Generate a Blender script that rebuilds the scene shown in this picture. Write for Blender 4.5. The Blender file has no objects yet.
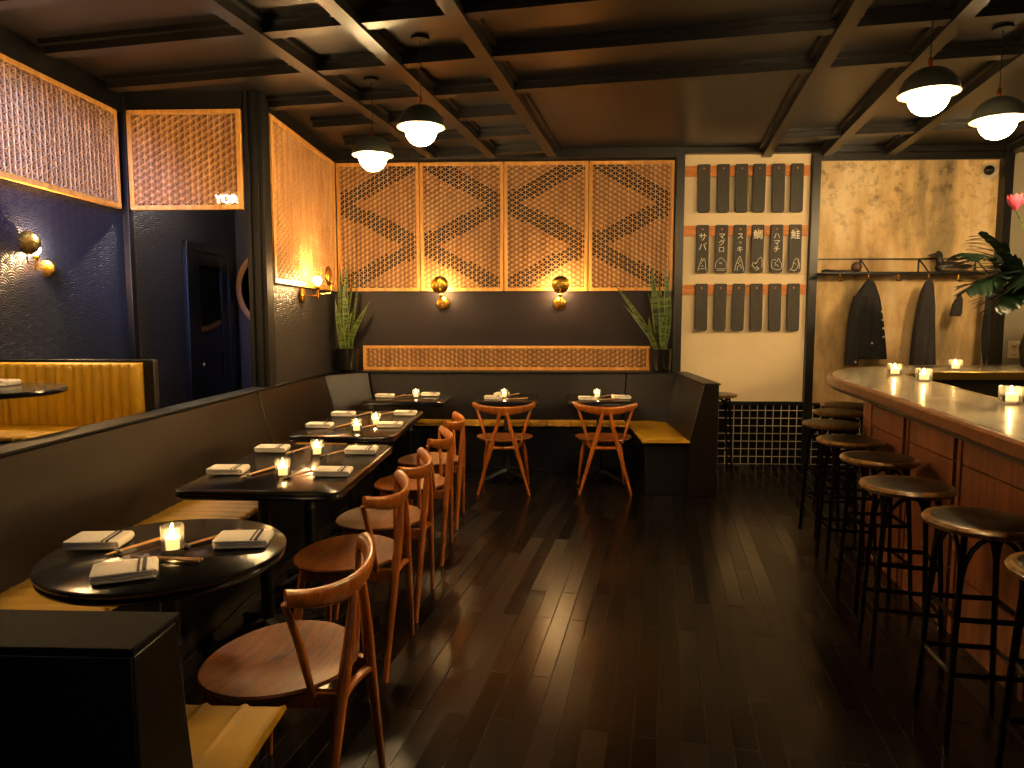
import bpy, math, random
from mathutils import Vector, Matrix
random.seed(7)
S = bpy.context.scene
COL = S.collection
PI = math.pi
def V(*a): return Vector(a)

# ------------------------------------------------------------------ mesh builder
class MB:
    def __init__(s): s.v = []; s.f = []; s.mi = []
    def add(s, vs, fs, mi=0):
        o = len(s.v); s.v.extend([tuple(p) for p in vs])
        for f in fs: s.f.append([i + o for i in f]); s.mi.append(mi)
        return s
    def box(s, x0, x1, y0, y1, z0, z1, mi=0):
        return s.hexa([(x0,y0,z0),(x1,y0,z0),(x1,y1,z0),(x0,y1,z0),(x0,y0,z1),(x1,y0,z1),(x1,y1,z1),(x0,y1,z1)], mi)
    def hexa(s, p, mi=0):
        return s.add(p, [(0,3,2,1),(4,5,6,7),(0,1,5,4),(1,2,6,5),(2,3,7,6),(3,0,4,7)], mi)
    def beam(s, a, b, w, h, up=(0,0,1), mi=0):
        a, b, up = Vector(a), Vector(b), Vector(up)
        d = (b-a).normalized(); sd = d.cross(up).normalized(); u = sd.cross(d).normalized()
        q = []
        for p in (a, b):
            for i, j in ((-1,-1),(1,-1),(1,1),(-1,1)): q.append(p + sd*(w/2*i) + u*(h/2*j))
        return s.add(q, [(0,1,2,3)[::-1],(4,5,6,7),(0,1,5,4),(1,2,6,5),(2,3,7,6),(3,0,4,7)], mi)
    def tube(s, pts, rad, n=12, mi=0, caps=True, flat=1.0, up=None):
        pts = [Vector(p) for p in pts]
        if not isinstance(rad, (list, tuple)): rad = [rad]*len(pts)
        prev = None; vs = []; fs = []
        for i, p in enumerate(pts):
            t = (pts[min(i+1, len(pts)-1)] - pts[max(i-1, 0)])
            if t.length < 1e-9: t = Vector((0,0,1))
            t.normalize()
            if prev is None:
                r = Vector(up) if up else (Vector((0,0,1)) if abs(t.z) < .9 else Vector((1,0,0)))
            else: r = prev
            r = (r - t*r.dot(t)).normalized(); prev = r; q = t.cross(r)
            for k in range(n):
                a = 2*PI*k/n
                vs.append(p + r*(math.cos(a)*rad[i]) + q*(math.sin(a)*rad[i]*flat))
        for i in range(len(pts)-1):
            for k in range(n):
                k2 = (k+1) % n
                fs.append((i*n+k, i*n+k2, (i+1)*n+k2, (i+1)*n+k))
        if caps:
            fs.append(tuple(range(n))[::-1]); fs.append(tuple((len(pts)-1)*n+k for k in range(n)))
        return s.add(vs, fs, mi)
    def lathe(s, prof, c=(0,0,0), n=32, mi=0, sx=1, sy=1, axis='z'):
        vs = []; fs = []; c = Vector(c)
        for r, z in prof:
            for k in range(n):
                a = 2*PI*k/n; x, y = r*math.cos(a)*sx, r*math.sin(a)*sy
                if axis == 'z': vs.append(c + Vector((x, y, z)))
                elif axis == 'y': vs.append(c + Vector((x, z, -y)))
                else: vs.append(c + Vector((z, x, y)))
        for i in range(len(prof)-1):
            for k in range(n):
                k2 = (k+1) % n
                fs.append((i*n+k, i*n+k2, (i+1)*n+k2, (i+1)*n+k))
        if prof[0][0] > 1e-5: fs.append(tuple(range(n))[::-1])
        if prof[-1][0] > 1e-5: fs.append(tuple((len(prof)-1)*n+k for k in range(n)))
        return s.add(vs, fs, mi)
    def ball(s, c, r, n=20, m=12, mi=0, sc=(1,1,1)):
        c = Vector(c); vs = []; fs = []
        for i in range(m+1):
            t = PI*i/m
            for k in range(n):
                a = 2*PI*k/n
                vs.append(c + Vector((r*math.sin(t)*math.cos(a)*sc[0], r*math.sin(t)*math.sin(a)*sc[1], -r*math.cos(t)*sc[2])))
        for i in range(m):
            for k in range(n):
                k2 = (k+1) % n; fs.append((i*n+k, i*n+k2, (i+1)*n+k2, (i+1)*n+k))
        return s.add(vs, fs, mi)
    def prism(s, poly, z0, z1, mi=0):
        n = len(poly)
        vs = [(x, y, z0) for x, y in poly] + [(x, y, z1) for x, y in poly]
        fs = [tuple(range(n))[::-1], tuple(range(n, 2*n))] + [(i, (i+1) % n, n+(i+1) % n, n+i) for i in range(n)]
        return s.add(vs, fs, mi)
    def stack(s, rings, mi=0, cap=True):
        n = len(rings[0]); vs = [p for r in rings for p in r]; fs = []
        for i in range(len(rings)-1):
            for k in range(n):
                k2 = (k+1) % n; fs.append((i*n+k, i*n+k2, (i+1)*n+k2, (i+1)*n+k))
        if cap: fs.append(tuple(range(n))[::-1]); fs.append(tuple((len(rings)-1)*n+k for k in range(n)))
        return s.add(vs, fs, mi)
    def build(s, name, mat, parent=None, loc=None, bevel=0, smooth=True, angle=35, seg=2, subd=0, fix=True):
        me = bpy.data.meshes.new(name); me.from_pydata(s.v, [], s.f)
        mats = mat if isinstance(mat, (list, tuple)) else [mat]
        for m in mats: me.materials.append(m)
        if len(mats) > 1: me.polygons.foreach_set('material_index', s.mi)
        if fix:
            import bmesh
            bm = bmesh.new(); bm.from_mesh(me); bmesh.ops.remove_doubles(bm, verts=bm.verts, dist=1e-6)
            bmesh.ops.recalc_face_normals(bm, faces=bm.faces); bm.to_mesh(me); bm.free()
        if smooth:
            me.polygons.foreach_set('use_smooth', [True]*len(me.polygons)); me.set_sharp_from_angle(angle=math.radians(angle))
        o = bpy.data.objects.new(name, me); COL.objects.link(o)
        if parent: o.parent = parent
        if loc: o.location = loc
        if bevel:
            b = o.modifiers.new('bevel', 'BEVEL'); b.width = bevel; b.segments = seg; b.limit_method = 'ANGLE'; b.angle_limit = math.radians(40); b.harden_normals = False
        if subd:
            b = o.modifiers.new('sub', 'SUBSURF'); b.levels = subd; b.render_levels = subd
        return o

def tag(o, label=None, cat=None, group=None, kind=None):
    if label: o['label'] = label
    if cat: o['category'] = cat
    if group: o['group'] = group
    if kind: o['kind'] = kind
    return o
def thing(name, label, cat, loc=(0,0,0), rz=0, group=None):
    o = bpy.data.objects.new(name, None); COL.objects.link(o); o.location = loc; o.rotation_euler = (0,0,rz); o.empty_display_size = .05
    return tag(o, label, cat, group)
def copy_tree(o, parent=None):
    c = o.copy(); COL.objects.link(c); c.parent = parent
    for ch in list(o.children): copy_tree(ch, c)
    return c
def struct(name, mb, mat, **k):
    o = mb.build(name, mat, **k); o['kind'] = 'structure'; return o
def rrect(w, h, r, n=6, cx=0, cy=0):
    pts = []
    for sx, sy, a0 in ((1,1,0),(-1,1,90),(-1,-1,180),(1,-1,270)):
        for i in range(n+1):
            a = math.radians(a0 + 90*i/n); pts.append((cx+sx*(w/2-r)+r*math.cos(a), cy+sy*(h/2-r)+r*math.sin(a)))
    return pts
def spline(pts, n=8, closed=False):
    P = [Vector(p) for p in pts]; out = []; L = len(P)
    for i in range(L-1):
        p0, p1, p2, p3 = P[max(i-1,0)], P[i], P[i+1], P[min(i+2,L-1)]
        for k in range(n):
            t = k/n; out.append(.5*((2*p1)+(-p0+p2)*t+(2*p0-5*p1+4*p2-p3)*t*t+(-p0+3*p1-3*p2+p3)*t**3))
    out.append(P[-1]); return out

# ------------------------------------------------------------------ materials
def newmat(name):
    m = bpy.data.materials.new(name); m.use_nodes = True
    nt = m.node_tree; b = nt.nodes['Principled BSDF']; return m, nt, b
def nd(nt, t, **k):
    n = nt.nodes.new(t)
    for a, v in k.items(): setattr(n, a, v)
    return n
def rgb(h):
    h = h.lstrip('#'); c = [int(h[i:i+2], 16)/255 for i in (0,2,4)]
    return tuple((x/12.92 if x <= .04045 else ((x+.055)/1.055)**2.4) for x in c) + (1,)
def mat(name, col, rough=.5, metal=0, noise=0, nscale=20, bump=0, bscale=60, stretch=(1,1,1), coat=0, spec=.5, emit=None, es=0, sheen=0, coord='Object', rvar=0):
    m, nt, b = newmat(name); c = rgb(col) if isinstance(col, str) else col
    b.inputs['Base Color'].default_value = c; b.inputs['Roughness'].default_value = rough; b.inputs['Metallic'].default_value = metal
    b.inputs['Specular IOR Level'].default_value = spec; b.inputs['Coat Weight'].default_value = coat; b.inputs['Coat Roughness'].default_value = .12
    if sheen: b.inputs['Sheen Weight'].default_value = sheen
    tc = nd(nt, 'ShaderNodeTexCoord'); mp = nd(nt, 'ShaderNodeMapping'); mp.inputs['Scale'].default_value = stretch
    nt.links.new(tc.outputs[coord], mp.inputs['Vector'])
    if noise:
        n = nd(nt, 'ShaderNodeTexNoise'); n.inputs['Scale'].default_value = nscale; n.inputs['Detail'].default_value = 6
        nt.links.new(mp.outputs[0], n.inputs['Vector'])
        r = nd(nt, 'ShaderNodeValToRGB'); r.color_ramp.elements[0].position = .3; r.color_ramp.elements[1].position = .7
        r.color_ramp.elements[0].color = tuple(x*(1-noise) for x in c[:3])+(1,); r.color_ramp.elements[1].color = tuple(min(1, x*(1+noise)) for x in c[:3])+(1,)
        nt.links.new(n.outputs[0], r.inputs[0]); nt.links.new(r.outputs[0], b.inputs['Base Color'])
        if rvar:
            mr = nd(nt, 'ShaderNodeMapRange'); mr.inputs['To Min'].default_value = rough-rvar; mr.inputs['To Max'].default_value = rough+rvar
            nt.links.new(n.outputs[0], mr.inputs[0]); nt.links.new(mr.outputs[0], b.inputs['Roughness'])
    if bump:
        n = nd(nt, 'ShaderNodeTexNoise'); n.inputs['Scale'].default_value = bscale; n.inputs['Detail'].default_value = 4
        nt.links.new(mp.outputs[0], n.inputs['Vector'])
        bp = nd(nt, 'ShaderNodeBump'); bp.inputs['Strength'].default_value = bump; bp.inputs['Distance'].default_value = .01
        nt.links.new(n.outputs[0], bp.inputs['Height']); nt.links.new(bp.outputs[0], b.inputs['Normal'])
    if emit:
        b.inputs['Emission Color'].default_value = rgb(emit); b.inputs['Emission Strength'].default_value = es
    return m
def wood(name, c1, c2, rough=.4, scale=1.0, axis='x', coat=0, bump=.15, dist=6.0, bands=9):
    m, nt, b = newmat(name)
    tc = nd(nt, 'ShaderNodeTexCoord'); mp = nd(nt, 'ShaderNodeMapping')
    st = {'x': (.12,1,1), 'y': (1,.12,1), 'z': (1,1,.12)}[axis]
    mp.inputs['Scale'].default_value = [s*scale for s in st]
    nt.links.new(tc.outputs['Object'], mp.inputs['Vector'])
    n1 = nd(nt, 'ShaderNodeTexNoise'); n1.inputs['Scale'].default_value = bands; n1.inputs['Detail'].default_value = 5; n1.inputs['Distortion'].default_value = .8
    w = nd(nt, 'ShaderNodeTexNoise'); w.inputs['Scale'].default_value = bands*9; w.inputs['Detail'].default_value = 3
    nt.links.new(mp.outputs[0], n1.inputs['Vector']); nt.links.new(mp.outputs[0], w.inputs['Vector'])
    mx = nd(nt, 'ShaderNodeMath', operation='MULTIPLY_ADD'); mx.inputs[1].default_value = .45
    nt.links.new(w.outputs[0], mx.inputs[0])
    m2 = nd(nt, 'ShaderNodeMath', operation='MULTIPLY'); m2.inputs[1].default_value = .55
    nt.links.new(n1.outputs[0], m2.inputs[0]); nt.links.new(m2.outputs[0], mx.inputs[2])
    r = nd(nt, 'ShaderNodeValToRGB'); r.color_ramp.elements[0].position = .36; r.color_ramp.elements[1].position = .62
    r.color_ramp.elements[0].color = rgb(c1); r.color_ramp.elements[1].color = rgb(c2)
    nt.links.new(mx.outputs[0], r.inputs[0]); nt.links.new(r.outputs[0], b.inputs['Base Color'])
    b.inputs['Roughness'].default_value = rough; b.inputs['Coat Weight'].default_value = coat; b.inputs['Coat Roughness'].default_value = .15
    bp = nd(nt, 'ShaderNodeBump'); bp.inputs['Strength'].default_value = bump; bp.inputs['Distance'].default_value = .003
    nt.links.new(mx.outputs[0], bp.inputs['Height']); nt.links.new(bp.outputs[0], b.inputs['Normal'])
    return m

class X:   # tiny expression helper over Math nodes
    def __init__(s, nt, o): s.nt = nt; s.o = o
    def _m(s, op, *a):
        n = s.nt.nodes.new('ShaderNodeMath'); n.operation = op
        for i, q in enumerate((s,)+a):
            if isinstance(q, X): s.nt.links.new(q.o, n.inputs[i])
            else: n.inputs[i].default_value = q
        return X(s.nt, n.outputs[0])
    def __add__(s, b): return s._m('ADD', b)
    def __sub__(s, b): return s._m('SUBTRACT', b)
    def __mul__(s, b): return s._m('MULTIPLY', b)
    def floor(s): return s._m('FLOOR')
    def fract(s): return s._m('FRACT')
    def sqrt(s): return s._m('SQRT')
    def lt(s, b): return s._m('LESS_THAN', b)
    def sin(s): return s._m('SINE')
    def mod(s, b): return s._m('FLOORED_MODULO', b)
def seigaiha(name, col, axis, cell=.155, depth=.6):
    """embossed wave-scale wallpaper; axis picks which world axis runs along the wall"""
    m, nt, b = newmat(name)
    g = nd(nt, 'ShaderNodeNewGeometry'); sp = nd(nt, 'ShaderNodeSeparateXYZ'); nt.links.new(g.outputs['Position'], sp.inputs[0])
    u = X(nt, sp.outputs[axis])*(1/cell); v = X(nt, sp.outputs['Z'])*(1/cell)
    rh = .25; res = None
    k0 = ((v - .5)*(1/rh)).floor() + 1.0
    rem = None; out = None
    for j in range(4):
        k = k0 + float(j)
        off = (k.mod(2.0))*.5
        du = ((u + off).fract() - .5); dv = v - k*rh
        d = (du*du + dv*dv).sqrt()
        ins = d.lt(.5)
        if out is None: out = d*ins; rem = ins*-1.0 + 1.0
        else:
            take = ins*rem; out = out + d*take; rem = rem - take
    h = (out*(2*PI*10)).sin()
    hn = h
    bp = nd(nt, 'ShaderNodeBump'); bp.inputs['Strength'].default_value = depth; bp.inputs['Distance'].default_value = .0028
    nt.links.new(hn.o, bp.inputs['Height']); nt.links.new(bp.outputs[0], b.inputs['Normal'])
    b.inputs['Base Color'].default_value = rgb(col); b.inputs['Roughness'].default_value = .45; b.inputs['Specular IOR Level'].default_value = .3
    return m

M = {}
M['lattice'] = wood('lattice_wood', '#c08c56', '#e6bc86', .5, 2, 'z')
M['infill'] = wood('lattice_infill_wood', '#9a683c', '#c48e58', .5, 2, 'z')
M['frame'] = wood('lattice_frame_wood', '#b47c38', '#d8a458', .45, 2, 'z')
M['backing'] = mat('lattice_backing', '#140e10', .7)
M['wall_y'] = seigaiha('wallpaper_back', '#1d1619', 'X', depth=.25)
M['wall_p'] = seigaiha('wallpaper_passage', '#252224', 'Y')
M['wall_x'] = seigaiha('wallpaper_side', '#171e38', 'Y')
M['black'] = mat('black_paint', '#0a0a0b', .38, noise=.2, nscale=8)
M['capp'] = mat('ledge_paint', '#0a0a0b', .6, spec=.25)
M['leather'] = mat('black_leather', '#120b05', .33, spec=.42, noise=.35, nscale=5, bump=.12, bscale=120, rvar=.06)
M['mustard'] = mat('mustard_leather', '#a07a08', .55, noise=.12, nscale=9, bump=.1, bscale=150)
M['mustard_b'] = mat('mustard_booth_leather', '#bc9010', .5, noise=.1, nscale=9, bump=.1, bscale=150)
M['ceil'] = mat('ceiling_paint', '#171310', .34, noise=.15, nscale=3, bump=.03, bscale=30)
M['beam'] = mat('ceiling_beam_paint', '#100e0b', .34)
M['top'] = mat('table_lacquer', '#0f0f10', .16, noise=.2, nscale=40, bump=.05, bscale=140)
M['iron'] = mat('black_iron', '#101011', .4, metal=.3)
M['chair'] = wood('chair_wood', '#7c3e10', '#bc6c22', .3, 3, 'z', coat=.35, bump=.08)
M['seatw'] = wood('chair_seat_wood', '#5e2e0e', '#965518', .4, 4, 'x', coat=.15, bump=.4)
M['brass'] = mat('brass', '#c9973a', .26, metal=1, noise=.08, nscale=30)
M['darkbrass'] = mat('aged_brass', '#8c7338', .35, metal=1)
M['napkin'] = mat('napkin_cloth', '#e2dcd4', .85, noise=.05, nscale=60, bump=.3, bscale=300)
M['stripe'] = mat('napkin_stripe', '#2a2d3e', .85)
M['chop'] = wood('chopstick_wood', '#a0713f', '#c79a62', .5, 6, 'x')
M['rest'] = mat('chopstick_rest_ceramic', '#5f6670', .3)
M['wax'] = mat('candle_wax', '#fff0d0', .5, emit='#ffc37a', es=.28)  # slight emission stands in for flame light shining through the wax
M['flame'] = mat('candle_flame', '#ffffff', .5, emit='#ffc878', es=50)
M['globe'] = mat('lamp_globe', '#fff4e0', .3, emit='#ffd08c', es=20)
M['coolglobe'] = mat('cool_lamp_globe', '#f4f6ff', .3, emit='#b4c4ff', es=20)
M['neutralglobe'] = mat('neutral_lamp_globe', '#f4f6ff', .3, emit='#ece6e0', es=10)
M['bulb'] = mat('lamp_bulb', '#fff4e0', .3, emit='#ffcb86', es=60)
M['dome'] = mat('pendant_dome_metal', '#3a3d36', .35, metal=.6)
M['domein'] = mat('pendant_dome_inside', '#d8c79a', .45)
M['cream'] = mat('menu_panel_paint', '#d8c6a2', .75, noise=.04, nscale=4)
M['rail'] = wood('menu_rail_wood', '#a8611c', '#cf8432', .5, 3, 'x')
M['tagw'] = mat('black_tag_wood', '#2e2a22', .6, noise=.25, nscale=12, stretch=(4,4,.6), bump=.1)
M['chalk'] = mat('chalk', '#e8e2d0', .9)
M['barwood'] = wood('bar_front_wood', '#4f2b16', '#824c28', .42, 2, 'z', coat=.1)
M['baredge'] = wood('bar_edge_wood', '#4a2a18', '#7a4a2a', .3, 2, 'x', coat=.3)
M['slot'] = mat('bar_slot_dark', '#0e0a08', .5)
M['stoolseat'] = mat('stool_leather', '#120b06', .33, noise=.4, nscale=14, bump=.25, bscale=50)
M['stoolrim'] = mat('stool_worn_wood_rim', '#6a4c22', .3, noise=.75, nscale=35, coat=.3)
M['steel'] = mat('dark_steel_tube', '#2a2826', .22, metal=.9)
M['jacket'] = mat('dark_cloth', '#17171a', .85, noise=.3, nscale=15, bump=.3, bscale=200)
M['jacket2'] = mat('charcoal_cloth', '#232022', .85, noise=.3, nscale=15, bump=.3, bscale=200)
M['button'] = mat('pale_button', '#d8d0c0', .4)
M['copper'] = mat('copper_hook', '#b06a38', .3, metal=1)
M['decoy'] = mat('decoy_paint', '#15120f', .4, noise=.3, nscale=20)
M['decoyw'] = mat('decoy_pale_paint', '#6a5a42', .5, noise=.2, nscale=40)
M['redwood'] = wood('turned_brown_wood', '#5a2a14', '#8a4a26', .4, 4, 'x')
M['ballwood'] = wood('dark_turned_wood', '#2c160a', '#522c16', .45, 4, 'x')
M['pot'] = mat('black_glazed_pot', '#121210', .18, noise=.1, nscale=10)
M['soil'] = mat('soil', '#1a120c', .95, bump=.6, bscale=60)
M['leafdark'] = mat('palm_leaf', '#0f2414', .45, noise=.3, nscale=10)
M['flower'] = mat('pink_flower', '#a83c58', .5, noise=.15, nscale=20)
M['white'] = mat('white_plastic', '#b8b2a4', .4)
M['grey'] = mat('grey_wall_paint', '#8f8672', .8, noise=.06, nscale=3)
M['sign'] = mat('lit_letter', '#ffffff', .4, emit='#ffffff', es=.9)
M['mirror'] = mat('mirror_glass', '#9aa0a0', .04, metal=1)
M['doorp'] = mat('door_black_gloss', '#0e0c0c', .12, noise=.1, nscale=5)
M['mirrorframe'] = wood('mirror_frame_wood', '#6a4426', '#8e6238', .4, 3, 'z')
M['platform'] = mat('dark_platform', '#141110', .5)

def m_glass():
    m, nt, b = newmat('candle_glass')
    for n in list(nt.nodes): nt.nodes.remove(n)
    o = nd(nt, 'ShaderNodeOutputMaterial'); mx = nd(nt, 'ShaderNodeMixShader'); t = nd(nt, 'ShaderNodeBsdfTransparent'); g = nd(nt, 'ShaderNodeBsdfGlossy')
    t.inputs[0].default_value = (.97,.95,.92,1); g.inputs['Roughness'].default_value = .05
    fr = nd(nt, 'ShaderNodeFresnel'); fr.inputs[0].default_value = 1.45
    tl = nd(nt, 'ShaderNodeBsdfTranslucent'); df = nd(nt, 'ShaderNodeMixShader'); df.inputs[0].default_value = .10; nt.links.new(t.outputs[0], df.inputs[1]); nt.links.new(tl.outputs[0], df.inputs[2])
    nt.links.new(fr.outputs[0], mx.inputs[0]); nt.links.new(df.outputs[0], mx.inputs[1]); nt.links.new(g.outputs[0], mx.inputs[2]); nt.links.new(mx.outputs[0], o.inputs[0])
    return m
M['glass'] = m_glass()
def m_floor():
    m, nt, b = newmat('dark_plank_floor')
    tc = nd(nt, 'ShaderNodeTexCoord'); mp = nd(nt, 'ShaderNodeMapping'); mp.inputs['Rotation'].default_value = (0,0,math.radians(-90+10)); b.inputs['Specular IOR Level'].default_value = .28
    nt.links.new(tc.outputs['Object'], mp.inputs['Vector'])
    br = nd(nt, 'ShaderNodeTexBrick'); br.offset = .37; br.inputs['Scale'].default_value = 1
    br.inputs['Brick Width'].default_value = .9; br.inputs['Row Height'].default_value = .085; br.inputs['Mortar Size'].default_value = .0022; br.inputs['Mortar Smooth'].default_value = .3
    br.inputs['Color1'].default_value = rgb('#0c0806'); br.inputs['Color2'].default_value = rgb('#150e0a'); br.inputs['Mortar'].default_value = rgb('#050404')
    nt.links.new(mp.outputs[0], br.inputs['Vector'])
    n = nd(nt, 'ShaderNodeTexNoise'); n.inputs['Scale'].default_value = 7; n.inputs['Detail'].default_value = 8
    m2 = nd(nt, 'ShaderNodeMapping'); m2.inputs['Scale'].default_value = (1,8,1); nt.links.new(mp.outputs[0], m2.inputs[0]); nt.links.new(m2.outputs[0], n.inputs['Vector'])
    mx = nd(nt, 'ShaderNodeMixRGB', blend_type='MULTIPLY'); mx.inputs[0].default_value = .6
    nt.links.new(br.outputs['Color'], mx.inputs[1]); nt.links.new(n.outputs[0], mx.inputs[2]); nt.links.new(mx.outputs[0], b.inputs['Base Color'])
    n2 = nd(nt, 'ShaderNodeTexBrick'); n2.offset = .37
    for a_, v_ in (('Scale',1),('Brick Width',.9),('Row Height',.085),('Mortar Size',.0022),('Color1',(0,0,0,1)),('Color2',(1,1,1,1)),('Mortar',(1,1,1,1))): n2.inputs[a_].default_value = v_
    nt.links.new(mp.outputs[0], n2.inputs['Vector'])
    mr = nd(nt, 'ShaderNodeMapRange'); mr.inputs['From Min'].default_value = 0; mr.inputs['From Max'].default_value = 1; mr.inputs['To Min'].default_value = .15; mr.inputs['To Max'].default_value = .30
    nt.links.new(n2.outputs[0], mr.inputs[0]); nt.links.new(mr.outputs[0], b.inputs['Roughness'])
    ad = nd(nt, 'ShaderNodeMath', operation='MULTIPLY_ADD'); ad.inputs[1].default_value = -1.0
    nt.links.new(br.outputs['Fac'], ad.inputs[0])
    ns = nd(nt, 'ShaderNodeMath', operation='MULTIPLY'); ns.inputs[1].default_value = .06; nt.links.new(n.outputs[0], ns.inputs[0]); ns.inputs[1].default_value = .0; nt.links.new(ns.outputs[0], ad.inputs[2])
    bp = nd(nt, 'ShaderNodeBump'); bp.inputs['Strength'].default_value = .3; bp.inputs['Distance'].default_value = .004
    nt.links.new(ad.outputs[0], bp.inputs['Height']); nt.links.new(bp.outputs[0], b.inputs['Normal'])
    return m
M['floor'] = m_floor()
def m_tile():
    m, nt, b = newmat('black_square_tile')
    g = nd(nt, 'ShaderNodeNewGeometry'); sp = nd(nt, 'ShaderNodeSeparateXYZ'); nt.links.new(g.outputs['Position'], sp.inputs[0])
    cb = nd(nt, 'ShaderNodeCombineXYZ'); nt.links.new(sp.outputs[0], cb.inputs[0]); nt.links.new(sp.outputs[2], cb.inputs[1])
    br = nd(nt, 'ShaderNodeTexBrick'); br.offset = 0; br.inputs['Scale'].default_value = 1
    br.inputs['Brick Width'].default_value = .078; br.inputs['Row Height'].default_value = .078; br.inputs['Mortar Size'].default_value = .0045
    br.inputs['Color1'].default_value = rgb('#0e0d0c'); br.inputs['Color2'].default_value = rgb('#161412'); br.inputs['Mortar'].default_value = rgb('#a89f88')
    nt.links.new(cb.outputs[0], br.inputs['Vector']); nt.links.new(br.outputs['Color'], b.inputs['Base Color'])
    mr = nd(nt, 'ShaderNodeMapRange'); mr.inputs['To Min'].default_value = .12; mr.inputs['To Max'].default_value = .8
    nt.links.new(br.outputs['Fac'], mr.inputs[0]); nt.links.new(mr.outputs[0], b.inputs['Roughness'])
    bp = nd(nt, 'ShaderNodeBump'); bp.invert = True; bp.inputs['Distance'].default_value = .002; nt.links.new(br.outputs['Fac'], bp.inputs['Height']); nt.links.new(bp.outputs[0], b.inputs['Normal'])
    return m
M['tile'] = m_tile()
def m_plaster():
    m, nt, b = newmat('distressed_plaster')
    tc = nd(nt, 'ShaderNodeTexCoord'); mp = nd(nt, 'ShaderNodeMapping'); mp.inputs['Scale'].default_value = (1,1,.28)
    nt.links.new(tc.outputs['Object'], mp.inputs['Vector'])
    n = nd(nt, 'ShaderNodeTexNoise'); n.inputs['Scale'].default_value = 2.6; n.inputs['Detail'].default_value = 9; n.inputs['Roughness'].default_value = .62
    nt.links.new(mp.outputs[0], n.inputs['Vector'])
    r = nd(nt, 'ShaderNodeValToRGB'); e = r.color_ramp.elements
    e[0].position = .38; e[0].color = rgb('#857250'); e[1].position = .5; e[1].color = rgb('#bb9c6a')
    q = r.color_ramp.elements.new(.66); q.color = rgb('#d8c29a')
    nt.links.new(n.outputs[0], r.inputs[0])
    n2 = nd(nt, 'ShaderNodeTexNoise'); n2.inputs['Scale'].default_value = 9; n2.inputs['Detail'].default_value = 10; n2.inputs['Roughness'].default_value = .7
    nt.links.new(tc.outputs['Object'], n2.inputs['Vector'])
    r2 = nd(nt, 'ShaderNodeValToRGB'); r2.color_ramp.elements[0].position = .3; r2.color_ramp.elements[0].color = rgb('#5a442a'); r2.color_ramp.elements[1].position = .50; r2.color_ramp.elements[1].color = (1,1,1,1)
    nt.links.new(n2.outputs[0], r2.inputs[0])
    sp = nd(nt, 'ShaderNodeSeparateXYZ'); nt.links.new(tc.outputs['Object'], sp.inputs[0])
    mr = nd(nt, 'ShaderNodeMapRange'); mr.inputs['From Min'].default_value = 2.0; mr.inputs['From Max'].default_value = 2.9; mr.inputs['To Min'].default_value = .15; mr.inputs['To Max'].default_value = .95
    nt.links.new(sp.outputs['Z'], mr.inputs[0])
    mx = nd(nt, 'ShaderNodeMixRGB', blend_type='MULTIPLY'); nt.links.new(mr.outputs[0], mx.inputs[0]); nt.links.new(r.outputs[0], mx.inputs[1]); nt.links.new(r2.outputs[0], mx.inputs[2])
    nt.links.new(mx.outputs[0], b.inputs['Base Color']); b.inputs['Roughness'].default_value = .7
    bp = nd(nt, 'ShaderNodeBump'); bp.inputs['Strength'].default_value = .3; bp.inputs['Distance'].default_value = .004; nt.links.new(n2.outputs[0], bp.inputs['Height']); nt.links.new(bp.outputs[0], b.inputs['Normal'])
    return m
M['plaster'] = m_plaster()
def m_counter():
    m, nt, b = newmat('grey_stone_counter')
    tc = nd(nt, 'ShaderNodeTexCoord'); n = nd(nt, 'ShaderNodeTexNoise'); n.inputs['Scale'].default_value = 3.5; n.inputs['Detail'].default_value = 10; n.inputs['Distortion'].default_value = 1.5
    nt.links.new(tc.outputs['Object'], n.inputs['Vector'])
    r = nd(nt, 'ShaderNodeValToRGB'); e = r.color_ramp.elements
    e[0].position = .35; e[0].color = rgb('#6f6a5c'); e[1].position = .65; e[1].color = rgb('#a39a84')
    nt.links.new(n.outputs[0], r.inputs[0]); nt.links.new(r.outputs[0], b.inputs['Base Color'])
    mr = nd(nt, 'ShaderNodeMapRange'); mr.inputs['To Min'].default_value = .12; mr.inputs['To Max'].default_value = .32
    nt.links.new(n.outputs[0], mr.inputs[0]); nt.links.new(mr.outputs[0], b.inputs['Roughness']); b.inputs['Metallic'].default_value = .35
    return m
M['counter'] = m_counter()
def m_snake():
    m, nt, b = newmat('snake_plant_leaf')
    tc = nd(nt, 'ShaderNodeTexCoord'); n = nd(nt, 'ShaderNodeTexNoise'); n.inputs['Scale'].default_value = 14; n.inputs['Detail'].default_value = 3
    mp = nd(nt, 'ShaderNodeMapping'); mp.inputs['Scale'].default_value = (.6,.6,4); nt.links.new(tc.outputs['Object'], mp.inputs[0]); nt.links.new(mp.outputs[0], n.inputs['Vector'])
    r = nd(nt, 'ShaderNodeValToRGB'); e = r.color_ramp.elements
    e[0].position = .42; e[0].color = rgb('#1c3216'); e[1].position = .6; e[1].color = rgb('#56703a')
    nt.links.new(n.outputs[0], r.inputs[0]); nt.links.new(r.outputs[0], b.inputs['Base Color']); b.inputs['Roughness'].default_value = .4
    return m
M['snake'] = m_snake(); M['snakeedge'] = mat('snake_plant_margin', '#7f8440', .4)

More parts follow.
